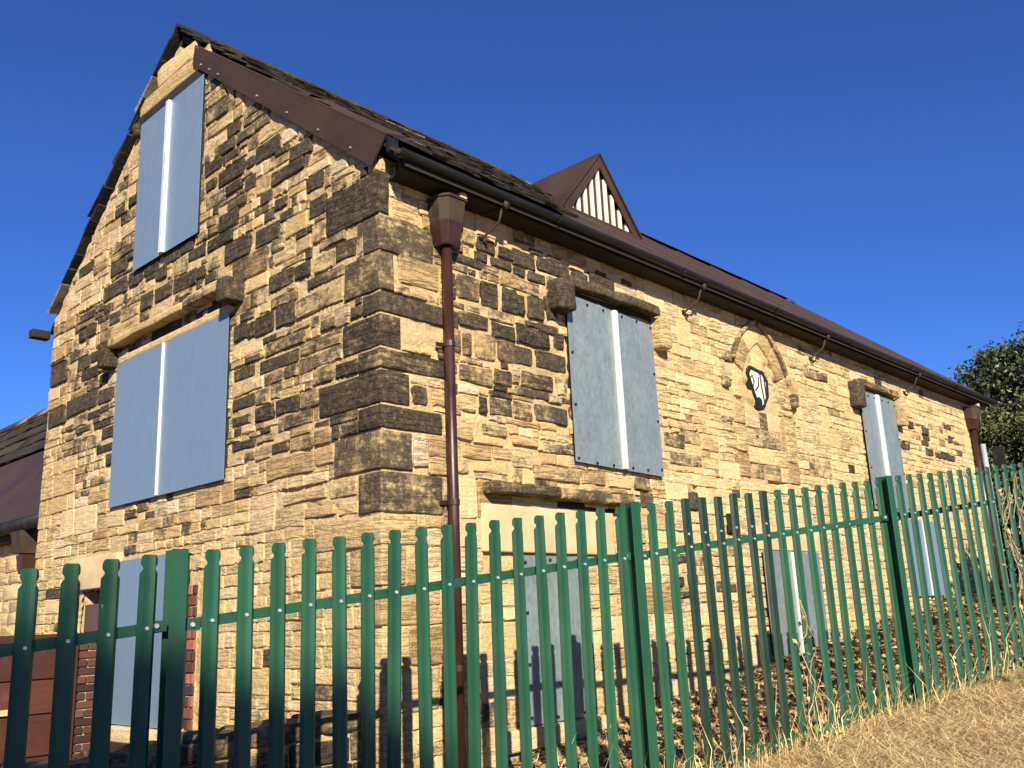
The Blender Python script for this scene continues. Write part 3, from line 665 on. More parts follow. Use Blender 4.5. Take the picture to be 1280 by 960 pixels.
# ---- bricks (jamb beside the low gable opening, reveal of the doorway)
def bricks(parent, fn, u0, u1, z0, z1, rng, bh=.068, nb=1, darkshare=.35):
    z = z0; row = 0
    while z+bh < z1:
        cuts = [u0] + sorted(u0+(u1-u0)*((k_+(.5 if row % 2 else .0))/nb) for k_ in range(nb+1) if u0+.03 < u0+(u1-u0)*((k_+(.5 if row % 2 else .0))/nb) < u1-.03) + [u1]
        for p, q in zip(cuts[:-1], cuts[1:]):
            mb = MB(); mb.prism([(p+.005, z+.005), (q-.005, z+.005), (q-.005, z+bh-.005), (p+.005, z+bh-.005)], -.05, .012+rng.uniform(-.004, .006), fn)
            d = rng.random() < darkshare
            mb.build('brick', M['brick'], parent, (0, rng.uniform(.7, 1) if d else rng.uniform(0, .25), rng.random()), False, .006, 1)
        z += bh; row += 1
def brick_bits():
    rng = random.Random(3)
    j = MB(); j.box((CX+.02, 7.065, -.20), (.05, .135, 1.27)); jo = bl(j.build('brick_jamb', M['mortar']))
    bricks(jo, lambda u, v, d: (CX-.008-d, u, v), 7.0, 7.13, -.82, .42, rng, .085, 1, .45)
    j = MB(); j.box((CX+.02, 8.475, -.20), (.05, .06, 1.24)); jo = bl(j.build('brick_jamb', M['mortar']))
    bricks(jo, lambda u, v, d: (CX-.008-d, u, v), 8.45, 8.50, -.8, .42, rng, .085, 1, .3)
    # reveal on the far side of the doorway, facing the viewer
    j = MB(); j.box((CX+.215, 9.24, -.45), (.37, .05, 1.74)); jo = bl(j.build('brick_reveal', M['mortar']))
    bricks(jo, lambda u, v, d: (u, 9.21-d, v), CX+.0, CX+.36, -1.25, .02, rng, .075, 2, 1.0)
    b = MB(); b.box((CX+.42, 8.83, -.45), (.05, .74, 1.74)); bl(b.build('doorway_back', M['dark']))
    b = MB(); b.box((CX+.05, 8.84, .17), (.04, .72, .25)); bl(b.build('transom_board', M['woodin'], None, None, False, .005))
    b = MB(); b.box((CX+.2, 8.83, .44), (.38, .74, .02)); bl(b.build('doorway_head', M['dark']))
    b = MB(); b.box((CX+.2, 8.45, -.45), (.38, .02, 1.74)); bl(b.build('doorway_side', M['mortar']))
brick_bits()
# ---- the pointed arch
def arch():
    rng = random.Random(21)
    back = []; cx, ap = 8.99, 3.02
    # two arcs: centres at springing height, radius reaching the apex
    zc = 2.12; hw = .64; R = ((ap-zc)**2+hw**2)/(2*hw)
    def pt(side, t, r):  # t 0..1 from springing to apex
        cxx = cx-side*(hw-R)*-1 if False else cx+side*(hw-R)
        a1 = math.asin(min(1, (ap-zc)/R)); a = a1*t
        return (cxx+side*math.cos(a)*r, zc+math.sin(a)*r)
    root = None
    def vous(name, poly, p0, p1, at, seed):
        mb = MB(); mb.prism(poly, p0, p1, lambda u, v, d: tuple(lmap(u, v, d)))
        o = mb.build(name, M['stone'], None, None, False, .014, 2); bm = bmesh.new(); bm.from_mesh(o.data)
        es = [e for e in bm.edges if e.calc_length() > .12]
        if es: bmesh.ops.subdivide_edges(bm, edges=es, cuts=1, use_grid_fill=True)
        bmesh.ops.triangulate(bm, faces=[f for f in bm.faces if len(f.verts) > 4])
        for v in bm.verts:
            q = v.co*9+Vector((seed, 0, 0)); v.co += Vector((mnoise.noise(q), mnoise.noise(q+Vector((5, 0, 0))), mnoise.noise(q+Vector((0, 5, 0)))))*.009
        for f in bm.faces: f.smooth = True
        bm.to_mesh(o.data); bm.free(); set_attr(o.data, at); return bl(o)
    for side in (-1, 1):
        n = 3
        for i in range(n):                                   # arch stones
            t0, t1 = i/n, (i+1)/n-.015
            P = [pt(side, t0+(t1-t0)*k_/4, R-.21) for k_ in range(5)]+[pt(side, t0+(t1-t0)*k_/4, R-.02) for k_ in range(4, -1, -1)]
            vous('arch_stone', P, -.06, .022, (rng.uniform(.1, .4), rng.choice((.15, .3, .5)), rng.random()), i+side*5)
        for i in range(3):                                   # label over it
            t0, t1 = (i/3 if i else .24), (i+1)/3-.02
            P = [pt(side, t0+(t1-t0)*k_/4, R+.0) for k_ in range(5)]+[pt(side, t0+(t1-t0)*k_/4, R+.045) for k_ in range(4, -1, -1)]
            if side == -1 and i == 0: continue
            vous('hood_mould', P, -.05, .05, (rng.uniform(.35, .65), .3, rng.random()), 30+i+side*5)
        z = 1.28                                              # jamb stones
        while z < 2.06:
            h = rng.uniform(.2, .34); h = min(h, 2.11-z)
            a = cx+side*(hw-.21); b_ = cx+side*(hw-.0); a, b_ = min(a, b_), max(a, b_)
            rb('jamb_stone', 'l', a, b_, z+.006, z+h-.006, -.06, .020, (rng.uniform(0.05, .35), rng.choice((.1, .2, .4)), rng.random()), .008, .012, z*7)
            z += h
    rb('hood_stop', 'l', 9.62, 9.74, 2.16, 2.31, -.05, .07, (.55, .3, .5), .012, .03, 51)
    rb('hood_stop', 'l', 8.16, 8.27, 2.18, 2.29, -.05, .055, (.5, .3, .8), .02, .03, 52)
    # blocking masonry
    z = 1.28
    while z < 2.80:
        h = rng.uniform(.13, .22); half = hw-.22
        if z+h > 2.12: half = max(0, half*(1-((z+h-2.12)/.70)**1.7))
        u = cx-half
        while u < cx+half-.05:
            l = min(rng.uniform(.18, .42), cx+half-u)
            if not (8.70 < u+l/2 < 9.16 and 2.02 < z+h/2 < 2.50):
                rb('blocking_stone', 'l', u+.006, u+l-.006, z+.006, z+h-.006, -.06, rng.uniform(.004, .016), (rng.choice((0, 0, .1, .45)), rng.choice((.3, .5, .6, .86)), rng.random()), .006, .012, u*9+z)
            u += l
        z += h
    # broken light: black edged hole with a white board inside
    hole = [(8.69, 2.42), (8.76, 2.50), (9.02, 2.47), (9.12, 2.38), (9.10, 2.20), (8.98, 2.06), (8.88, 2.05), (8.80, 2.18)]
    c0 = (sum(p[0] for p in hole)/8, sum(p[1] for p in hole)/8)
    def inset(k_): return [(c0[0]+(p[0]-c0[0])*k_, c0[1]+(p[1]-c0[1])*k_) for p in hole]
    mb = MB(); n = 8; V = [lmap(u, z_, .028) for u, z_ in hole]+[lmap(u, z_, .028) for u, z_ in inset(.86)]+[lmap(u, z_, -.03) for u, z_ in hole]+[lmap(u, z_, -.03) for u, z_ in inset(.86)]
    F = []
    for i in range(n):
        k_ = (i+1) % n; F += [(i, k_, n+k_, n+i), (n+i, n+k_, 3*n+k_, 3*n+i), (i, 2*n+i, 2*n+k_, k_)]
    mb.add(V, F); fo = bl(mb.build('broken_light', M['ink']))
    mb = MB(); mb.prism(inset(.87), .004, .012, lambda u, v, d: tuple(lmap(u, v, d))); mb.build('white_board', M['white'], fo)
    for pts in ([(8.97, 2.48), (8.98, 2.30), (9.02, 2.08)], [(9.05, 2.46), (9.06, 2.3), (9.06, 2.16)], [(8.75, 2.36), (8.80, 2.40), (8.83, 2.33), (8.80, 2.28)], [(8.84, 2.24), (8.92, 2.30), (8.93, 2.40)]):
        mb = MB(); mb.tube([lmap(u, z_, .016) for u, z_ in pts], .008, 6); mb.build('dark_bar', M['ink'], fo)
    mb = MB(); mb.prism([(8.90+.06*math.cos(t*.628), 2.12+.055*math.sin(t*.628)) for t in range(10)], .013, .02, lambda u, v, d: tuple(lmap(u, v, d))); mb.build('dark_patch', M['ink'], fo)
arch()

# ---- roof
def slope_mtx(x, y, side):          # frame on a roof slope: X along ridge, Y up the slope
    a = math.atan(RT if side > 0 else RTB)
    if side > 0: ey = Vector((0, math.cos(a), math.sin(a))); ex = Vector((1, 0, 0))
    else: ey = Vector((0, -math.cos(a), math.sin(a))); ex = Vector((-1, 0, 0))
    ez = ex.cross(ey)
    m = Matrix((ex, ey, ez)).transposed().to_4x4(); m.translation = Vector((x, y, roof_z(y)))
    return m
def build_roof():
    rng = random.Random(17)
    X0, X1 = 3.66, 16.4
    # boarding under everything
    mb = MB(); e0, e1 = 4.46, 10.66
    prof = [(e0, roof_z(e0)-.04), (RY, RZ-.04), (e1, roof_z(e1)-.04), (e1, roof_z(e1)-.10), (RY, RZ-.11), (e0, roof_z(e0)-.10)]
    mb.prism(prof, CX+.04, X1-.02, lambda u, v, w_: (w_, u, v))
    root = bl(mb.build('roof', M['soffit']))
    ROOFO = root
    # stone slates, near part of the front slope
    a = math.atan(RT); gauge = .17; proto = []
    def slate_mesh(wd, ln, th, at):
        bm = bmesh.new(); bmesh.ops.create_cube(bm, size=1)
        for v in bm.verts: v.co = Vector((v.co.x*wd, v.co.y*ln, v.co.z*th))
        bmesh.ops.subdivide_edges(bm, edges=[e for e in bm.edges if abs((e.verts[0].co-e.verts[1].co).x) > wd*.5], cuts=2)
        for v in bm.verts:
            v.co += Vector((rng.uniform(-.012, .012), rng.uniform(-.02, .02), rng.uniform(-.005, .005)))
        me = bpy.data.meshes.new('slate'); bm.to_mesh(me); bm.free(); set_attr(me, at); me.materials.append(M['slate']); return me
    kinds = [slate_mesh(rng.uniform(.30, .62), .40, rng.uniform(.018, .032), (0, rng.uniform(0, .92), rng.random())) for _ in range(14)]
    kinds.append(slate_mesh(.4, .40, .03, (0, 1.0, .5)))
    kw = [max(v.co.x for v in me.vertices)-min(v.co.x for v in me.vertices) for me in kinds]
    def row(y, side, xa, xb, lift):
        x = xa
        while x < xb:
            i = rng.randrange(len(kinds)) if rng.random() < .5 else rng.randrange(14); wd = kw[i]
            m = slope_mtx(x+wd/2, y, side)
            loc = m @ Matrix.Translation((0, .2, .028+lift+rng.uniform(-.004, .01))) @ Matrix.Rotation(rad(-3.4+rng.uniform(-1, 1)), 4, 'X') @ Matrix.Rotation(rad(rng.uniform(-1.5, 1.5)), 4, 'Z')
            o = bpy.data.objects.new('slate', kinds[i]); COL.objects.link(o); o.parent = root; o.matrix_local = loc
            x += wd-.015
    y = 4.62
    while y < 7.44:
        xb = 6.1+(y-5.2)*1.05 if y > 5.0 else 6.0
        if y > 4.66: row(y, 1, X0+.10+rng.uniform(-.015, .015), xb, .0)
        y += gauge*math.cos(a)
    y = 10.54
    while y > 8.15:
        row(y, -1, X0+.075+rng.uniform(-.02, .02), X0+.75, 0); y -= (gauge*1.25)*math.cos(a)
    # brown sheet over the rest, one panel per metre, both slopes
    def panel(xa, xb, ya, yb, off=0):
        mb = MB(); s = 1 if ya < RY else -1
        aa = math.atan(RT if s > 0 else RTB); n = Vector((0, -math.sin(aa)*s, math.cos(aa)))
        P = [Vector((x, y_, roof_z(y_))) for x, y_ in ((xa, ya), (xb, ya), (xb, yb), (xa, yb))]
        mb.add([p+n*(off-.02) for p in P]+[p+n*off for p in P], [(0, 1, 2, 3), (7, 6, 5, 4), (0, 4, 5, 1), (1, 5, 6, 2), (2, 6, 7, 3), (3, 7, 4, 0)])
        mb.build('roof_sheet', M['brown'], root)
        rib = MB()
        rib.tube([P[1]+n*off, P[2]+n*off], .016, 6); rib.build('sheet_seam', M['brown'], root)
    x = 6.2
    panel(3.765, 6.2, 4.42, 4.74, -.004)
    while x < X1-.2:
        xb = min(x+1.02, X1); panel(x+.004, xb-.004, 4.42, 7.74, .0); x = xb
    x = X0+.7
    while x < X1-.2:
        xb = min(x+2.0, X1); panel(x+.004, xb-.004, 10.70, 7.86, 0); x = xb
    # ridge
    x = X0+.085; i = 0
    while x < X1:
        slate = x < 7.8; L = rng.uniform(.40, .5) if slate else 1.2; L = min(L, X1-x)
        t = .035 if slate else .012; r = .17 if slate else .14; dz = .03
        prof = [(-r*1.3, -r*1.3*RT+dz+.02), (0, dz), (r*1.3, -r*1.3*RT+dz), (r*1.3, -r*1.3*RT+dz+t), (0, dz+t*1.4), (-r*1.3, -r*1.3*RT+dz+t+.02)]
        mb = MB(); mb.prism([(RY+p, RZ+q) for p, q in prof], x+.004, x+L-.004, lambda u, v, w_: (w_, u, v))
        mb.build('ridge_tile', M['slate'] if slate else M['brown'], root, (0, rng.uniform(.55, .95), rng.random()), False, .008 if slate else 0)
        x += L
    # bargeboard on the near verge
    BX = 3.735
    P = [(7.38, 5.38), (7.41, 5.19), (4.73, 3.11), (4.57, 3.29)]
    mb = MB(); mb.prism(P, BX, BX+.018, lambda u, v, w_: (w_, u, v)); bb = bl(mb.build('bargeboard', M['brown'], None, None, False, .003))
    mb = MB(); d = Vector((0, P[0][0]-P[3][0], P[0][1]-P[3][1])).normalized(); n = Vector((0, -d.z, d.y))
    V = [Vector((BX, *P[0]))+n*.002, Vector((BX, *P[3]))+n*.002, Vector((BX+.17, *P[3]))+n*.035, Vector((BX+.17, *P[0]))+n*.035]
    mb.add(V+[v+n*.012 for v in V], [(0, 1, 2, 3), (7, 6, 5, 4), (0, 4, 5, 1), (1, 5, 6, 2), (2, 6, 7, 3), (3, 7, 4, 0)]); mb.build('verge_trim', M['brown'], bb)
    mb = MB(); mb.box((BX+.06, 4.565, 3.225), (.10, .012, .12)); mb.build('end_cap', M['black'], bb)
    for k_ in (.08, .14, .20, .45, .62, .78, .93):
        c = Vector((BX-.004, P[1][0]+(P[2][0]-P[1][0])*k_, P[1][1]+(P[2][1]-P[1][1])*k_))+Vector((0, .04, .09))
        s = MB(); s.prism([(math.cos(t*.785)*.009, math.sin(t*.785)*.009) for t in range(8)], -.006, .004, lambda u, v, w_: (c.x+w_, c.y+u, c.z+v)); s.build('rivet', M['bolt'], bb)
    # front eaves: fascia, soffit, gutter
    mb = MB(); mb.box(((X0+X1)/2+.05, 4.512, 3.095), (X1-X0-.2, .022, .12)); bl(mb.build('fascia', M['soffit']))
    mb = MB(); mb.box(((X0+X1)/2+.05, 4.61, 3.045), (X1-X0-.3, .17, .02)); bl(mb.build('soffit', M['soffit']))
    seg = 9; V = []; F = []; xs = [3.74+i*(16.45-3.74)/16 for i in range(17)]
    for x in xs:
        sag = .008*mnoise.noise(Vector((x*.9, 0, 0)))
        for rr in (.048, .042):
            for k_ in range(seg+1):
                t = math.pi+math.pi*k_/seg
                V.append((x, 4.445+rr*math.cos(t), 3.125+rr*math.sin(t)+sag))
    m_ = 2*(seg+1)
    for i in range(16):
        for k_ in range(seg):
            F.append((i*m_+k_, i*m_+k_+1, (i+1)*m_+k_+1, (i+1)*m_+k_)); q = seg+1
            F.append((i*m_+q+k_, (i+1)*m_+q+k_, (i+1)*m_+q+k_+1, i*m_+q+k_+1))
        F.append((i*m_, (i+1)*m_, (i+1)*m_+seg+1, i*m_+seg+1)); F.append((i*m_+seg, i*m_+2*seg+1, (i+1)*m_+2*seg+1, (i+1)*m_+seg))
    g = bl(link('gutter', mesh('gutter', V, F, None, True), None, M['black']))
    for x in (5.4, 7.2, 9.0, 10.9, 12.8, 14.6):
        b2 = MB(); b2.tube([(x, 4.445+.052*math.cos(math.pi+math.pi*k_/8), 3.125+.052*math.sin(math.pi+math.pi*k_/8)) for k_ in range(9)], .009, 6); b2.build('gutter_clip', M['black'], g)
    # old iron arms under the eaves
    for i, x in enumerate((4.78, 7.57, 10.27, 13.13)):
        mb = MB(); z = 2.98
        mb.tube([(x, CY-.01, z+.06), (x+.02, CY-.16, z+.05), (x+.03, CY-.24, z+.075)], [.016, .014, .018], 8)
        mb.tube([(x+.02, CY-.22, z+.06), (x+.03, CY-.17, z-.04), (x-.01, CY-.05, z-.13), (x-.03, CY-.015, z-.15)], .010, 6)
        mb.tube([(x-.03, CY-.02, z-.12), (x+.03, CY-.035, z-.19)], .012, 6)
        mb.box((x+.03, CY-.25, z+.08), (.05, .03, .07))
        bl(mb.build('iron_arm', M['rustwood'], None, None, True))
    # rear stub of gutter past the far corner of the gable
    mb = MB(); mb.box((3.70, 10.62, 3.30), (.20, .12, .10)); bl(mb.build('rear_gutter', M['soffit'], None, None, False, .02))
    # louvred gablet
    y0 = 6.29; zb = roof_z(y0); A = (8.51, 5.50); B0, B1 = 7.72, 9.28
    mb = MB(); mb.prism([(B0+.1, zb-.02), (B1-.1, zb-.02), (A[0], A[1]-.1)], y0+.05, y0+.07, lambda u, v, w_: (u, w_, v))
    gb = bl(mb.build('louvred_gablet', M['brown']))
    for s, (bx) in ((-1, B0), (1, B1)):
        dx, dz = A[0]-bx, A[1]-zb; l = math.hypot(dx, dz); nx, nz = (dz/l*s*-1*-1, -dx/l*s*1)
        nx, nz = (-dz/l*(-s)*-1, 0) if False else (s*abs(dz)/l, abs(dx)/l)
        wdt = .105; q = [(bx, zb-.03), (A[0], A[1]), (A[0], A[1]-wdt*l/abs(dx)), (bx-s*wdt*l/abs(dz)*.98, zb-.03)]
        mb = MB(); mb.prism(q, y0-.02, y0+.0, lambda u, v, w_: (u, w_, v)); mb.build('bargeboard', M['brown'], gb)
        yb = RY-(RZ-A[1])/RT
        P = [Vector((bx+s*.05, y0-.04, zb-.05)), Vector((A[0], y0-.04, A[1]+.02)), Vector((A[0], yb+.05, A[1]+.02)), Vector((bx+s*.05, y0+.05, zb-.05))]
        nn = Vector((nx, 0, nz)); mb = MB(); mb.add([p-nn*.012 for p in P]+[p+nn*.012 for p in P], [(0, 1, 2, 3), (7, 6, 5, 4), (0, 4, 5, 1), (1, 5, 6, 2), (2, 6, 7, 3), (3, 7, 4, 0)])
        mb.build('gablet_roof', M['brown'], gb)
    mb = MB(); mb.box((A[0], y0+.0, zb+.0), (B1-B0-.1, .05, .05)); mb.build('gablet_sill', M['brown'], gb)
    n = 9
    for i in range(n):
        u = B0+.24+(B1-B0-.48)*i/(n-1); frac = 1-abs(u-A[0])/((B1-B0)/2)
        top = zb+(A[1]-zb)*frac-.13
        top = max(top, zb+.12)
        mb = MB(); mb.box((u, y0+.026, (zb+.03+top)/2), (.044, .03, top-zb-.03)); mb.build('louvre_slat', M['white'], gb)
    # white scrap of broken slate on the ridge side
build_roof()
# ---- rainwater pipes
def pipe(x, ztop, zbot, hop, r=.038):
    mb = MB(); y = CY-.075
    mb.tube([(x, y, zbot), (x, y, ztop)], r, 14); o = bl(mb.build('downpipe', M['pipe'], None, None, True))
    for z in (1.9, .78, -.3):
        if z < zbot: continue
        m2 = MB(); m2.tube([(x, y, z-.02), (x, y, z+.02)], r+.006, 14); m2.box((x, CY-.025, z), (.16, .012, .03)); m2.build('pipe_bracket', M['pipe'], o)
    if hop:
        def fr(name, z0, z1, w0, w1, d0, d1, m, open_=False):
            V = []; n = 8
            for (z, w_, d_) in ((z0, w0, d0), (z1, w1, d1)):
                c = .35
                for (a_, b_) in ((-1, 0), (-1, 1-c), (-1+c, 1), (1-c, 1), (1, 1-c), (1, 0)): V.append((x+a_*w_/2, CY-.01-b_*d_, z))
            F = [(i, (i+1) % 6, 6+(i+1) % 6, 6+i) for i in range(6)]+[(5, 4, 3, 2, 1, 0), (6, 7, 8, 9, 10, 11)]
            q = MB(); q.add(V, F); return q.build(name, m, None, None, False, .006, 2)
        lo = fr('hopper_funnel', ztop-.02, ztop+.15, .14, .225, .13, .175, M['pipe']); bl(lo)
        up = fr('hopper_head', ztop+.15, ztop+.32, .22, .255, .17, .19, M['rustwood']); bl(up)
        rm = fr('hopper_rim', ztop+.32, ztop+.34, .27, .275, .20, .205, M['rustwood']); rm.parent = up
        q = MB(); q.box((x+.07, CY-.17, ztop+.36), (.07, .06, .07)); q.build('rim_cleat', M['cream'], up, None, False, .01)
pipe(4.345, 2.655, -1.15, True)
pipe(15.72, 2.62, -.3, True, .045)

# ================================================================ LEFT WING
def build_wing():
    W = empty('lower_wing', (4.15, 10.5, -1.7)); tag(W, 'low stone wing with slate and brown sheet roof behind the gable', 'building')
    off = Vector((-4.15, -10.5, 1.7))
    def put(o): o.parent = W; o.location = Vector(o.location)+off; return o
    rng = random.Random(31)
    WX, Y0, Y1, zt = 4.15, 10.47, 21.0, 1.22
    nu, nz = 100, 50; V = []; F = []
    for i in range(nu+1):
        for j in range(nz+1):
            u = Y0+(Y1-Y0)*i/nu; z = -1.75+(zt+1.75)*j/nz
            V.append((WX-.004-.012*mnoise.noise(Vector((u*9, z*13, 1))), u, z))
    for i in range(nu):
        for j in range(nz):
            a, b, c, e = i*(nz+1)+j, (i+1)*(nz+1)+j, (i+1)*(nz+1)+j+1, i*(nz+1)+j+1; F.append((a, e, c, b))
    wall = put(link('wing_wall', mesh('wing_wall', V, F, None, True), None, M['mortar']))
    z = -1.7; st = []
    while z < zt-.05:
        h = rng.uniform(.13, .24); u = Y0+.02
        while u < Y1:
            l = rng.uniform(.2, .55); st.append((u+.008, min(u+l, Y1)-.008, z+.008, min(z+h, zt)-.008)); u += l
        z += h
    RV, RF, RA = [], [], []
    for s in st:
        V, F = stone_geo(*s, rng.uniform(.006, .02), rng); at = (rng.uniform(0, .2), rng.uniform(.4, .8), rng.random())
        Wd = [Vector((WX-d, u, z_)) for u, z_, d in V]; F = [tuple(reversed(f)) for f in F]
        if s[0] < 12.6 and s[2] > -.2:
            pos = Vector((WX, (s[0]+s[1])/2, (s[2]+s[3])/2)); me = mesh('stone', [v-pos for v in Wd], F, at, True); link('stone', me, wall, M['stone'], pos)
        else:
            n = len(RV); RV += Wd; RF += [tuple(k_+n for k_ in f) for f in F]; RA += [at]*len(Wd)
    tag(link('small_stones', mesh('small_stones', RV, RF, RA, True), wall, M['stone']), kind='stuff')
    # roof
    ex, ez, rx, rz = 3.98, 1.33, 6.15, 3.90; sl = (rz-ez)/(rx-ex)
    mb = MB(); prof = [(ex, ez-.05), (rx, rz-.05), (rx+2.1, rz-.05-2.1*sl), (rx+2.1, rz-.12-2.1*sl), (rx, rz-.12), (ex, ez-.10)]
    mb.prism(prof, GAB_Y+.03, Y1+.1, lambda u, v, w_: (u, w_, v)); roof = put(mb.build('roof', M['soffit']))
    bx = 5.08; y = GAB_Y+.04
    while y < Y1:
        mb = MB(); y2 = min(y+1.0, Y1+.1)
        P = [Vector((ex-.03, y, ez-.025)), Vector((bx, y, ez+sl*(bx-ex))), Vector((bx, y2-.01, ez+sl*(bx-ex))), Vector((ex-.03, y2-.01, ez-.025))]; n = Vector((-sl, 0, 1)).normalized()
        mb.add([p-n*.01 for p in P]+[p+n*.012 for p in P], [(0, 1, 2, 3), (7, 6, 5, 4), (0, 4, 5, 1), (1, 5, 6, 2), (2, 6, 7, 3), (3, 7, 4, 0)]); mb.build('roof_sheet', M['brown'], roof); y = y2
    kinds = []
    for _ in range(8):
        bm = bmesh.new(); bmesh.ops.create_cube(bm, size=1); wd = rng.uniform(.35, .7)
        for v in bm.verts: v.co = Vector((v.co.x*.42, v.co.y*wd, v.co.z*.035))+Vector([rng.uniform(-.012, .012) for _ in range(3)])
        me = bpy.data.meshes.new('slate'); bm.to_mesh(me); bm.free(); set_attr(me, (0, rng.uniform(.1, .9), rng.random())); me.materials.append(M['slate']); kinds.append((me, wd))
    x = bx; a = math.atan(sl)
    while x < rx-.05:
        y = GAB_Y+.05
        while y < Y1-.3:
            me, wd = rng.choice(kinds); o = bpy.data.objects.new('slate', me); COL.objects.link(o); o.parent = roof
            o.location = (x+.15, y+wd/2, ez+sl*(x+.15-ex)+.03); o.rotation_euler = (rad(rng.uniform(-1, 1)), -a+rad(4), rad(rng.uniform(-1, 1))); y += wd-.02
        x += .21
    y = GAB_Y+.02
    while y < Y1:
        mb = MB(); L = .5; mb.prism([(rx-.17, rz-.12), (rx, rz+.02), (rx+.17, rz-.12), (rx+.17, rz-.08), (rx, rz+.07), (rx-.17, rz-.08)], y+.004, y+L-.004, lambda u, v, w_: (u, w_, v))
        mb.build('ridge_tile', M['slate'], roof, (0, rng.choice((.7, .9, 1.0)), rng.random()), False, .008); y += L
    mb = MB(); n = 8
    mb.tube([(3.93, Y0, 1.27), (3.93, Y1, 1.27)], .075, 12); put(mb.build('gutter', M['black'], None, None, True))
    mb = MB(); mb.box((4.07, (Y0+Y1)/2, 1.20), (.16, Y1-Y0, .14)); put(mb.build('fascia', M['soffit']))
    x0, y0 = 4.03, 11.35
    mb = MB(); V = []
    for (z_, h_) in ((.72, .07), (.93, .10), (.94, .115), (1.16, .155), (1.19, .165)):
        V += [(x0-h_, y0-h_, z_), (x0+.10, y0-h_, z_), (x0+.10, y0+h_, z_), (x0-h_, y0+h_, z_)]
    F = [(i*4+k_, i*4+(k_+1) % 4, (i+1)*4+(k_+1) % 4, (i+1)*4+k_) for i in range(4) for k_ in range(4)]+[(3, 2, 1, 0), (16, 17, 18, 19)]
    m1 = MB(); m1.add(V[:8], F[:4]+[(3, 2, 1, 0), (4, 5, 6, 7)]); dp = put(m1.build('hopper_funnel', M['pipe'], None, None, False, .006))
    m2 = MB(); m2.add(V[8:20], [(i*4+k_, i*4+(k_+1) % 4, (i+1)*4+(k_+1) % 4, (i+1)*4+k_) for i in range(2) for k_ in range(4)]+[(3, 2, 1, 0), (8, 9, 10, 11)]); put(m2.build('hopper_head', M['rustwood'], None, None, False, .006))
    m3 = MB(); m3.tube([(x0+.01, y0, -1.6), (x0+.01, y0, .73)], .045, 12); put(m3.build('downpipe', M['pipe'], None, None, True))
build_wing()

# ================================================================ WOODEN GATE beside the gable
def build_gate():
    G = empty('board_gate', (3.0, 9.27, -1.7)); tag(G, 'red-brown horizontal-boarded wooden gate at the left behind the fence', 'gate')
    off = Vector((-3.0, -9.27, 1.7)); rng = random.Random(4)
    def put(o): o.parent = G; o.location = off; return o
    z = -1.66; hs = [.33, .31, .36, .30, .34]
    for h in hs:
        mb = MB(); mb.box((2.83, 9.27+rng.uniform(-.004, .004), z+h/2), (1.62, .03, h-.012)); put(mb.build('board', M['wood'], None, (0, 0, rng.random()), False, .004)); z += h
    mb = MB(); mb.box((2.84, 9.30, -.84), (1.66, .012, 1.66)); put(mb.build('backing', M['dark']))
    for x in (3.735, 2.0):
        mb = MB(); mb.box((x, 9.205, -.83), (.075, .07, 1.72)); put(mb.build('gate_post', M['wood'], None, (0, 0, .4), False, .005))
    mb = MB(); mb.box((2.84, 9.245, .005), (1.6, .05, .07)); put(mb.build('top_rail', M['wood'], None, (0, 0, .15), False, .005))
    m = Matrix.Translation((2.85, 9.235, -.75)) @ Matrix.Rotation(rad(38), 4, 'Y')
    mb = MB(); mb.box((0, 0, 0), (1.7, .03, .12), m); put(mb.build('brace', M['wood'], None, (0, 0, .05), False, .004))
    mb = MB(); mb.box((3.70, 9.20, -.06), (.03, .02, .10)); put(mb.build('white_tag', M['white']))
    mb = MB(); mb.box((3.18, 9.24, -.62), (.09, .03, .05)); put(mb.build('latch', M['cream']))
build_gate()

# ================================================================ LOW WALL in line with the long wall
def build_low_wall():
    L = empty('low_wall', (2.0, 4.95, -1.7)); tag(L, 'low dark rubble wall running left from the building corner', 'wall')
    off = Vector((-2.0, -4.95, 1.7)); rng = random.Random(14)
    def put(o): o.parent = L; o.location = Vector(o.location)+off; return o
    def top(x): return -.49-.055*(3.78-x)*.9
    x0, x1 = -1.4, 3.74
    mb = MB(); mb.add([(x0, 4.78, -1.8), (x1, 4.78, -1.8), (x1, 4.78, top(x1)-.10), (x0, 4.78, top(x0)-.10), (x0, 5.08, -1.8), (x1, 5.08, -1.8), (x1, 5.08, top(x1)-.10), (x0, 5.08, top(x0)-.10)],
                      [(0, 1, 2, 3), (7, 6, 5, 4), (0, 4, 5, 1), (1, 5, 6, 2), (2, 6, 7, 3), (3, 7, 4, 0)])
    core = put(mb.build('wall_core', M['mortar']))
    x = x0
    while x < x1-.05:
        l = min(rng.uniform(.26, .5), x1-x); t = top(x+l/2)
        o = rough_block('coping_stone', (x+l/2, 4.93, t-.055), (l-.012, .38, .11+rng.uniform(-.01, .015)), M['stone'], None, (rng.uniform(.55, .78), .2, rng.random()), .02, .03, 3, x*5); put(o); x += l
    z = -1.75
    while z < -.68:
        h = rng.uniform(.12, .2); x = x0
        while x < x1:
            l = rng.uniform(.16, .42); zz = min(z+h, top(x)-.115)
            if zz-z > .05:
                V, F = stone_geo(x+.007, min(x+l, x1)-.007, z+.007, zz-.007, rng.uniform(.01, .04), rng)
                pos = Vector((x+l/2, 4.78, (z+zz)/2)); me = mesh('stone', [Vector((u, 4.78-d, z_))-pos for u, z_, d in V], F, (rng.uniform(.48, .8), rng.random()*.4, rng.random()), False)
                link('stone', me, core, M['stone'], pos)
            x += l
        z += h
build_low_wall()

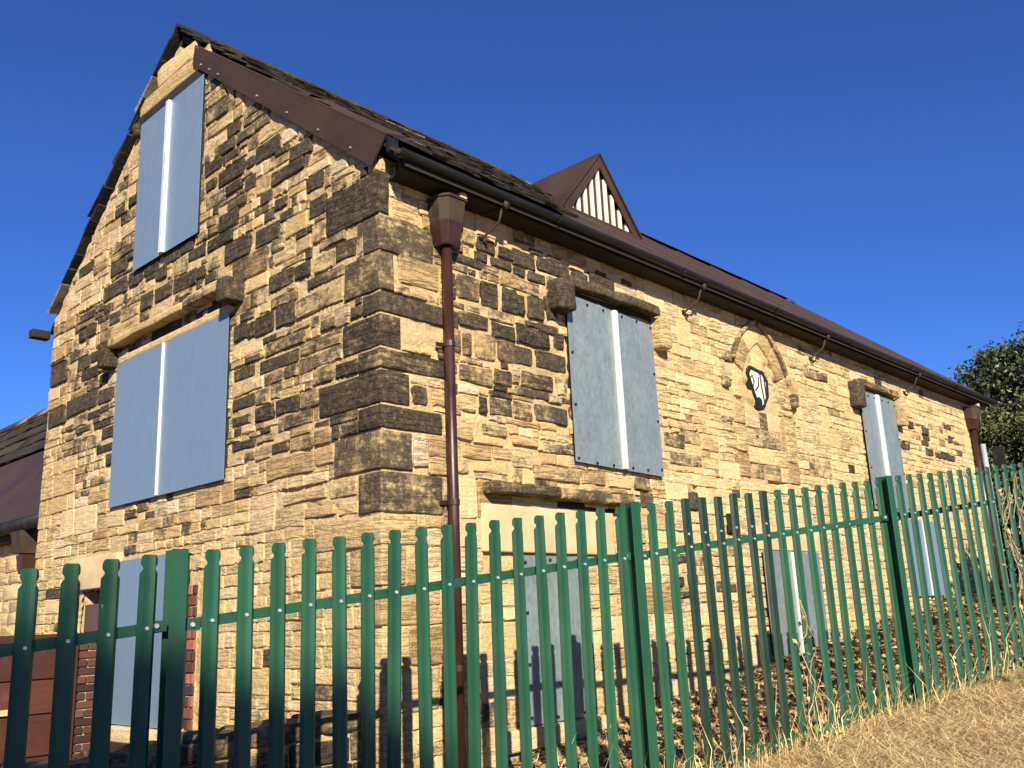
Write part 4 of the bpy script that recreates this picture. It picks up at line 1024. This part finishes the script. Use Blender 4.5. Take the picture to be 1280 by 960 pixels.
# ================================================================ PALISADE FENCE
def build_fence():
    FN = empty('palisade_fence', (4.62, 3.34, ground_z(4.62, 3.34)))
    tag(FN, 'green steel palisade fence with notched pales in front of the building', 'fence')
    off = -Vector(FN.location); ang = math.atan2(FV.y, FV.x)
    R = Matrix.Rotation(ang, 4, 'Z'); dirv = Vector((math.cos(ang), math.sin(ang), 0)); nrm = Vector((dirv.y, -dirv.x, 0))   # toward the viewer
    rng = random.Random(2); H = 1.86
    def pale_mesh(notch):
        # cross-section: a W, flat crown and swept wings; local x along fence, -y toward viewer
        sec = [(-1, .004), (-.62, -.012), (-.16, -.009), (.16, -.009), (.62, -.012), (1, .004)]
        hw = .037; lev = []
        if notch: lev = [(0, .66), (-.006, .82), (-.018, .91), (-.034, .93), (-.042, .88), (-.049, .74), (-.057, .68), (-.065, .74), (-.072, .90), (-.080, 1), (-.5, 1), (-1.0, 1), (-H, 1)]
        else: lev = [(0, .82), (-.006, .95), (-.02, 1), (-.5, 1), (-1.0, 1), (-H, 1)]
        V = []; F = []; n = len(sec)
        for z, s in lev:
            for (a_, d) in sec:
                aa = max(-s, min(s, a_)); dd = d if abs(a_) < 1 else d-(1-s)*.03
                V.append((aa*hw, dd, z))
            for (a_, d) in sec:
                aa = max(-s, min(s, a_)); dd = d if abs(a_) < 1 else d-(1-s)*.03
                V.append((aa*hw, dd+.004, z))
        m_ = 2*n
        for i in range(len(lev)-1):
            p, q = i*m_, (i+1)*m_
            for k_ in range(n-1):
                F.append((q+k_, q+k_+1, p+k_+1, p+k_)); F.append((p+n+k_, p+n+k_+1, q+n+k_+1, q+n+k_))
            F.append((p, p+n, q+n, q)); F.append((p+n-1, q+n-1, q+2*n-1, p+2*n-1))
        F.append(tuple(range(n))+tuple(range(2*n-1, n-1, -1)))
        return mesh('pale', V, F)
    pn, pd, pl = pale_mesh(True), pale_mesh(False), pale_mesh(True)
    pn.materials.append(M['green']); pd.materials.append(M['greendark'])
    bmb = MB()
    for (r0, r1, ya, yb) in ((.0095, .007, 0, -.006),):
        n = 8; V = [(math.cos(t*.785)*r0, ya, math.sin(t*.785)*r0) for t in range(n)]+[(math.cos(t*.785)*r1, yb, math.sin(t*.785)*r1) for t in range(n)]
        bmb.add(V, [(i, (i+1) % n, n+(i+1) % n, n+i) for i in range(n)]+[tuple(range(n, 2*n))])
    bolt0 = bmb.build('bolt', M['bolt']); bme = bolt0.data; bpy.data.objects.remove(bolt0)
    lean = lambda: rad(rng.gauss(0, .38))
    bays = []
    bays.append([F0+FV*(-1.78-k_) for k_ in range(17)])
    bays.append([F0+FV*k_ for k_ in range(17)])
    b2 = Vector((4.779, 3.315, .652)); bays.append([b2+FV*k_ for k_ in range(17)])
    b3 = Vector((7.339, 2.761, .948)); bays.append([b3+FV*k_ for k_ in range(17)])
    b4 = b3+FV*18.3; bays.append([b4+FV*k_ for k_ in range(17)])
    b5 = b4+FV*18.3; bays.append([b5+FV*k_ for k_ in range(10)])
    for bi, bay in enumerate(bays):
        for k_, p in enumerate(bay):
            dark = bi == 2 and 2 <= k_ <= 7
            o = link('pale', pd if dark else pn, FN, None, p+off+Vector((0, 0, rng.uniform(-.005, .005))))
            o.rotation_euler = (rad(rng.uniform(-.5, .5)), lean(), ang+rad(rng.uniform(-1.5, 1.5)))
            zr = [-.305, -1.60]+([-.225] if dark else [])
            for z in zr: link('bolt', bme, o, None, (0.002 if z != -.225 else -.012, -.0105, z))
    # rails: angle bars behind the pales, butted at the posts
    posts = [F0+FV*(-1.0), Vector((4.62, 3.344, .635)), Vector((7.20, 2.80, .925)), b4-FV*.9, b5-FV*.9]
    ends = [bays[0][-1]-FV*.5]+posts+[bays[-1][-1]+FV*.5]
    for a, b in zip(ends[:-1], ends[1:]):
        for dz in (-.305, -1.60):
            A = a+dirv*.03+off-nrm*.021+Vector((0, 0, dz)); B = b-dirv*.03+off-nrm*.021+Vector((0, 0, dz)); up = Vector((0, 0, .0235))
            mb = MB(); V = []
            for p in (A, B):
                for (e, t) in ((0, -1), (0, 1), (.006, 1), (.006, -.75), (.045, -.75), (.045, -1)): V.append(p-nrm*e+up*t)
            mb.add(V, [(i, (i+1) % 6, 6+(i+1) % 6, 6+i) for i in range(6)]+[(5, 4, 3, 2, 1, 0), (6, 7, 8, 9, 10, 11)])
            mb.build('rail', M['green'], FN)
    # I-section posts
    for i, p in enumerate(posts):
        mb = MB(); f, dpt, t = .035, .10, .007; h0, h1 = -1.95, .015
        sec = [(-f, 0), (f, 0), (f, t), (t/2, t), (t/2, dpt-t), (f, dpt-t), (f, dpt), (-f, dpt), (-f, dpt-t), (-t/2, dpt-t), (-t/2, t), (-f, t)]
        mb.prism(sec, h0, h1, lambda u, v, w_: tuple(dirv*u-nrm*(v-.03)+Vector((0, 0, w_))))
        o = mb.build('post', M['green'], FN, None, False, .0015, 1); o.location = p+off
        for s in (-1, 1):
            for dz in (-.305, -1.60):
                m2 = MB(); m2.box((0, 0, 0), (.075, .007, .046), R); q = m2.build('fishplate', M['green'], o); q.location = dirv*s*.07-nrm*.012+Vector((0, 0, dz))
                q = link('bolt', bme, o, None, dirv*s*.075-nrm*.005+Vector((0, 0, dz))); q.rotation_euler = (0, 0, ang); q.scale = (1.3, 1.3, 1.3)
build_fence()

# ================================================================ PLANTS
def leaf_mesh(name, spots, size, rng, aspect=1.6, flat=0.0):
    """spots: list of (pos, normal-hint or None, tint, bright)"""
    V = []; F = []; A = []
    for (p, nh, t, b_) in spots:
        s = size*rng.uniform(.6, 1.35)
        d = Vector((rng.gauss(0, 1), rng.gauss(0, 1), rng.gauss(0, 1)*(1-flat)))
        if d.length < 1e-3: d = Vector((1, 0, 0))
        d.normalize()
        e = d.cross(Vector((rng.gauss(0, 1), rng.gauss(0, 1), rng.gauss(0, 1)))) if nh is None else d.cross(nh+Vector((rng.gauss(0, .5), rng.gauss(0, .5), rng.gauss(0, .5))))
        if e.length < 1e-3: continue
        e.normalize(); n = d.cross(e)
        i = len(V); V += [p-d*s*aspect/2, p+e*s*.42+n*s*.1, p+d*s*aspect/2, p-e*s*.42+n*s*.1]; F += [(i, i+1, i+2), (i, i+2, i+3)]; A += [(0, t, b_)]*4
    return mesh(name, V, F, A)
def crown_spots(lobes, n, rng, shell=.75, clumps=260, cr=.3):
    tot = sum(l[3]*l[4]*l[5] for l in lobes)**.0 if False else None
    wts = [(l[3]*l[4]+l[4]*l[5]+l[3]*l[5]) for l in lobes]
    out = []; cl = []
    for _ in range(clumps):
        l = rng.choices(lobes, wts)[0]
        while True:
            d = Vector((rng.gauss(0, 1), rng.gauss(0, 1), rng.gauss(0, 1)))
            if d.length > .01: break
        d.normalize(); r = shell+(1.06-shell)*rng.random()**.7
        cl.append((Vector((l[0]+d.x*l[3]*r, l[1]+d.y*l[4]*r, l[2]+d.z*l[5]*r)), rng.random(), rng.uniform(.5, 1.3)))
    for _ in range(n):
        c, t, s = rng.choice(cl)
        out.append((c+Vector((rng.gauss(0, cr*s), rng.gauss(0, cr*s), rng.gauss(0, cr*s*.75))), None, min(1, max(0, t+rng.uniform(-.25, .25))), rng.random()))
    return out
def tree(name, label, cat, base, lobes, n, size, m, seed, trunk_r, top, clumps=300, cr=.3, group=None):
    rng = random.Random(seed); root = empty(name, base); tag(root, label, cat, group); off = -Vector(base)
    mb = MB(); b = Vector(base); t = Vector(top)
    pts = [b+Vector((0, 0, -.3))+(t-b)*k_/6+Vector((rng.uniform(-.12, .12), rng.uniform(-.12, .12), 0))*(k_ > 0) for k_ in range(7)]
    mb.tube(pts, [trunk_r*(1-.13*k_) for k_ in range(7)], 10)
    for l in lobes:
        c = Vector(l[:3]); s = pts[rng.randrange(2, 6)]; mid = (s+c)/2+Vector((rng.uniform(-.2, .2), rng.uniform(-.2, .2), .2))
        mb.tube([s, mid, c], [trunk_r*.45, trunk_r*.3, trunk_r*.12], 7)
    o = mb.build('trunk', M['bark'], root, None, True); o.location = off
    me = leaf_mesh('crown', crown_spots(lobes, n, rng, clumps=clumps, cr=cr), size, rng)
    link('crown', me, root, m, off)
    return root
# the dark tree beyond the far end and the paler bushy one before it
tree('dark_tree', 'tall dark leafy tree rising behind the far end of the roof', 'tree', (30, 6.8, .5),
     [(30, 7.2, 5.3, 2.3, 1.9, 1.8), (31, 5.4, 6.0, 2.9, 2.4, 2.1), (30, 8.0, 3.9, 2.0, 1.5, 1.8), (31, 3.2, 5.2, 3.0, 3.0, 2.8), (30.5, 6.0, 2.2, 2.8, 3.0, 2.2)], 130000, .09, M['leafdark'], 41, .3, (30.3, 6.2, 5.4), 1000, .26)
tree('olive_bush_tree', 'olive-green bushy tree in front of the dark tree past the downpipe', 'tree', (24, 5.6, .35),
     [(24, 6.7, 3.2, 1.3, 1.2, 1.1), (24.3, 5.3, 3.5, 1.5, 1.4, 1.2), (24, 6.9, 2.0, 1.4, 1.2, 1.4), (23.6, 5.0, 1.7, 1.7, 1.7, 1.6), (24, 3.6, 2.6, 1.8, 1.7, 1.9)], 95000, .062, M['leafmid'], 42, .14, (24, 5.3, 3.2), 900, .19)
tree('distant_tree', 'small patch of dark tree beyond the low wing roof', 'tree', (22, 37, -1.5),
     [(22, 37, 7.6, 2.2, 2.2, 1.7), (22.5, 38.5, 6.6, 2.2, 2.2, 2.0)], 5000, .3, M['leafdark'], 43, .3, (22, 37, 7), 120, .5)
# overgrown shrub on the fence line, just past the right edge: its shade falls on the end of the wall
tree('overgrown_shrub', 'tangled dead-stemmed shrub growing through the right end of the fence', 'shrub', (11.6, 1.95, ground_z(11.6, 1.95)),
     [(11.9, 1.7, .6, .75, .6, .9), (12.5, 1.55, 1.3, .8, .7, 1.0), (13.0, 1.4, .6, .8, .7, .9), (12.7, 1.5, 2.0, .6, .6, .6)], 9000, .085, M['leafmid'], 44, .06, (12.2, 1.7, 1.2), 160, .17)
# a big tree standing behind the viewer, whose crown shades the foot of the near fence
LH = Vector((LIGHT.x, LIGHT.y, 0)).normalized(); LE = Vector((LH.y, -LH.x, 0))
def shade_tree():
    D = 24.; up = -LIGHT.z/math.hypot(LIGHT.x, LIGHT.y)
    foot = Vector((2.35, 3.8, 0))-LH*D
    zc = -.55+D*up
    def at(e, z): q = foot+LE*e; return (q.x, q.y, z)
    lobes = []
    for (e, dz, r) in ((-3.4, -1.7, 1.7), (-1.6, -1.75, 1.75), (-.15, -1.45, 1.45), (.42, -1.15, .95), (-5.2, -2.3, 2.0), (-2.4, -4.2, 2.4), (-4.6, -4.8, 2.2), (-.9, -3.9, 1.6)):
        x, y, _ = at(e, 0); lobes.append((x, y, zc+dz, r, r, r))
    b = at(-2.6, 0); gz = ground_z(b[0], b[1])
    tree('broad_tree', 'broad leafy tree standing behind the viewer', 'tree', (b[0], b[1], gz), lobes, 42000, .21, M['leafmid'], 45, .4, (b[0], b[1], zc-3), 1100, .2)
shade_tree()

def blades(name, n, region, hfun, wid, m, seed, lie, label=None, cat=None, tint=(0, 1)):
    rng = random.Random(seed); V = []; F = []; A = []
    for _ in range(n):
        q = region(rng)
        if q is None: continue
        x, y = q; z = ground_z(x, y)+.03*mnoise.noise(Vector((x*1.3, y*1.3, 0)))
        L = hfun(rng, x, y); th = rng.uniform(0, 2*math.pi); el = lie(rng); w_ = wid*rng.uniform(.6, 1.4)
        d = Vector((math.cos(th)*math.cos(el), math.sin(th)*math.cos(el), math.sin(el))); s = Vector((-math.sin(th), math.cos(th), 0))*w_
        p0 = Vector((x, y, z+rng.uniform(0, .03))); p1 = p0+d*L*.55; d2 = (d+Vector((rng.uniform(-.4, .4), rng.uniform(-.4, .4), -.35-.3*rng.random()))).normalized(); p2 = p1+d2*L*.45
        if p1.z < z+.008: p1.z = z+.008
        if p2.z < z+.006: p2.z = z+.006
        i = len(V); V += [p0-s, p0+s, p1-s*.8, p1+s*.8, p2]; F += [(i, i+1, i+3, i+2), (i+2, i+3, i+4)]
        tt = rng.uniform(*tint)+.55*mnoise.noise(Vector((x*1.7, y*1.7, 3))); A += [(0, max(0, min(1, tt)), max(0, min(1, rng.random()+.35*mnoise.noise(Vector((x*3.1, y*3.1, 9))))))]*5
    o = link(name, mesh(name, V, F, A), None, m); tag(o, label, cat, None, 'stuff'); return o
def fence_y(x): return F0.y+(x-F0.x)*FV.y/FV.x
def reg_front(rng):
    x = rng.uniform(3.6, 11.5) if rng.random() < .86 else rng.uniform(-1.5, 3.6); d = rng.random()**1.3*2.6
    return x, fence_y(x)-.05-d
def reg_line(rng):
    x = rng.uniform(4.0, 11.0)
    if mnoise.noise(Vector((x*2.1, 0, 4))) < -.25 and rng.random() < .7: return None
    return x, fence_y(x)+rng.gauss(0, .07)
def reg_back(rng):
    x = rng.uniform(4.2, 15.8); y0 = fence_y(x)+.02
    return x, y0+(4.66-y0)*rng.random()
blades('dry_grass', 98000, reg_front, lambda r, x, y: r.uniform(.14, .6), .0016, M['straw'], 61, lambda r: rad(r.uniform(0, 16)), 'flattened straw-coloured dry grass before the fence', 'dry grass')
blades('tall_dry_grass', 2600, reg_line, lambda r, x, y: r.uniform(.10, .30) if r.random() < .85 else r.uniform(.3, .62), .0022, M['straw'], 62, lambda r: rad(r.uniform(25, 86)), 'pale dry grass standing along the foot of the fence', 'dry grass')
blades('straw_scraps', 16000, reg_back, lambda r, x, y: r.uniform(.06, .26), .002, M['straw'], 63, lambda r: rad(r.uniform(0, 40)), 'dead stems scattered between fence and long wall', 'dead stems')
def litter():
    rng = random.Random(64); sp = []
    for _ in range(24000):
        x, y = reg_back(rng); z = ground_z(x, y)+.03*mnoise.noise(Vector((x*1.3, y*1.3, 0)))
        hump = .10*max(0, mnoise.noise(Vector((x*2.3, y*2.3, 7))))
        sp.append((Vector((x, y, z+rng.random()*.05+hump)), Vector((0, 0, 1)), rng.random()**1.4, rng.random()))
    tag(link('leaf_litter', leaf_mesh('leaf_litter', sp, .055, rng, 1.4, .75), None, M['litter']), 'brown fallen leaves covering the slope between fence and wall', 'leaf litter', None, 'stuff')
litter()
def vines():
    rng = random.Random(66)
    for i, (fx, hgt) in enumerate(((6.02, .95), (8.95, 1.5), (9.25, 1.6))):
        y = fence_y(fx)-.03; z0 = ground_z(fx, y); root = empty('dead_vine', (fx, y, z0))
        tag(root, ('pale dead bindweed twisting up a pale near the middle of the fence', 'dry brown vine with curled leaves climbing the right end of the fence', 'tangled dead vine at the right edge of the fence')[i], 'vine')
        for k_ in range(2 if i == 0 else 6):
            pts = []; x, yy, z = rng.uniform(-.05, .05), 0, -.02; ph = rng.uniform(0, 6)
            for q in range(16):
                t = q/15; pts.append((x+(.045*math.sin(ph+t*14) if i == 0 else .16*math.sin(ph+t*5)+rng.uniform(-.03, .03)), -.02+.03*math.cos(ph+t*14)-rng.uniform(0, .02), z+hgt*t*rng.uniform(.97, 1.03)))
            mb = MB(); mb.tube(pts, [.0045]*8+[.003]*8, 5); mb.build('stem', M['vine'], root, (0, rng.uniform(.3, 1), .7))
        sp = [(Vector((rng.gauss(0, .03 if i == 0 else .13), rng.uniform(-.06, .04), rng.uniform(.05, hgt))), None, rng.random(), rng.random()) for _ in range(26 if i == 0 else 130)]
        link('dead_leaves', leaf_mesh('dead_leaves', sp, .03 if i == 0 else .032, rng), root, M['vine'])
vines()
def weeds():
    rng = random.Random(67)
    for i, (x, y, n, r, lab) in enumerate(((8.15, 2.32, 60, .13, 'small green weed in the straw beside the fence'), (8.2, 1.98, 90, .16, 'bright green weed at the right edge of the grass'), (6.0, 3.02, 36, .12, 'little green tuft at the foot of the fence'), (4.35, 3.33, 40, .1, 'small leafy weed at the base of the pale by the post'))):
        root = empty('weed', (x, y, ground_z(x, y))); tag(root, lab, 'weed', None)
        sp = [(Vector((rng.gauss(0, r*.6), rng.gauss(0, r*.6), abs(rng.gauss(.05, r*.5)))), Vector((0, 0, 1)), rng.random(), rng.random()) for _ in range(n)]
        link('leaves', leaf_mesh('leaves', sp, .045, rng, 1.3), root, M['weed'])
        mb = MB()
        for _ in range(5): mb.tube([(0, 0, -.02), (rng.gauss(0, r*.3), rng.gauss(0, r*.3), r*.5)], .003, 5)
        mb.build('stems', M['weed'], root, (0, .3, .5))
weeds()
# grey post with a dark sign behind the far corner
def sign_post():
    x, y = 17.9, 5.15; root = empty('sign_post', (x, y, ground_z(x, y))); tag(root, 'thin grey metal pole with a dark sign board beside the far corner', 'sign post')
    mb = MB(); mb.tube([(0, 0, -.2), (.0, 0, 2.55)], .045, 12); mb.build('pole', M['pole'], root, None, True)
    mb = MB(); mb.box((.06, -.22, 2.28), (.02, .2, .40)); mb.build('sign_board', M['ink'], root, None, False, .006)
sign_post()
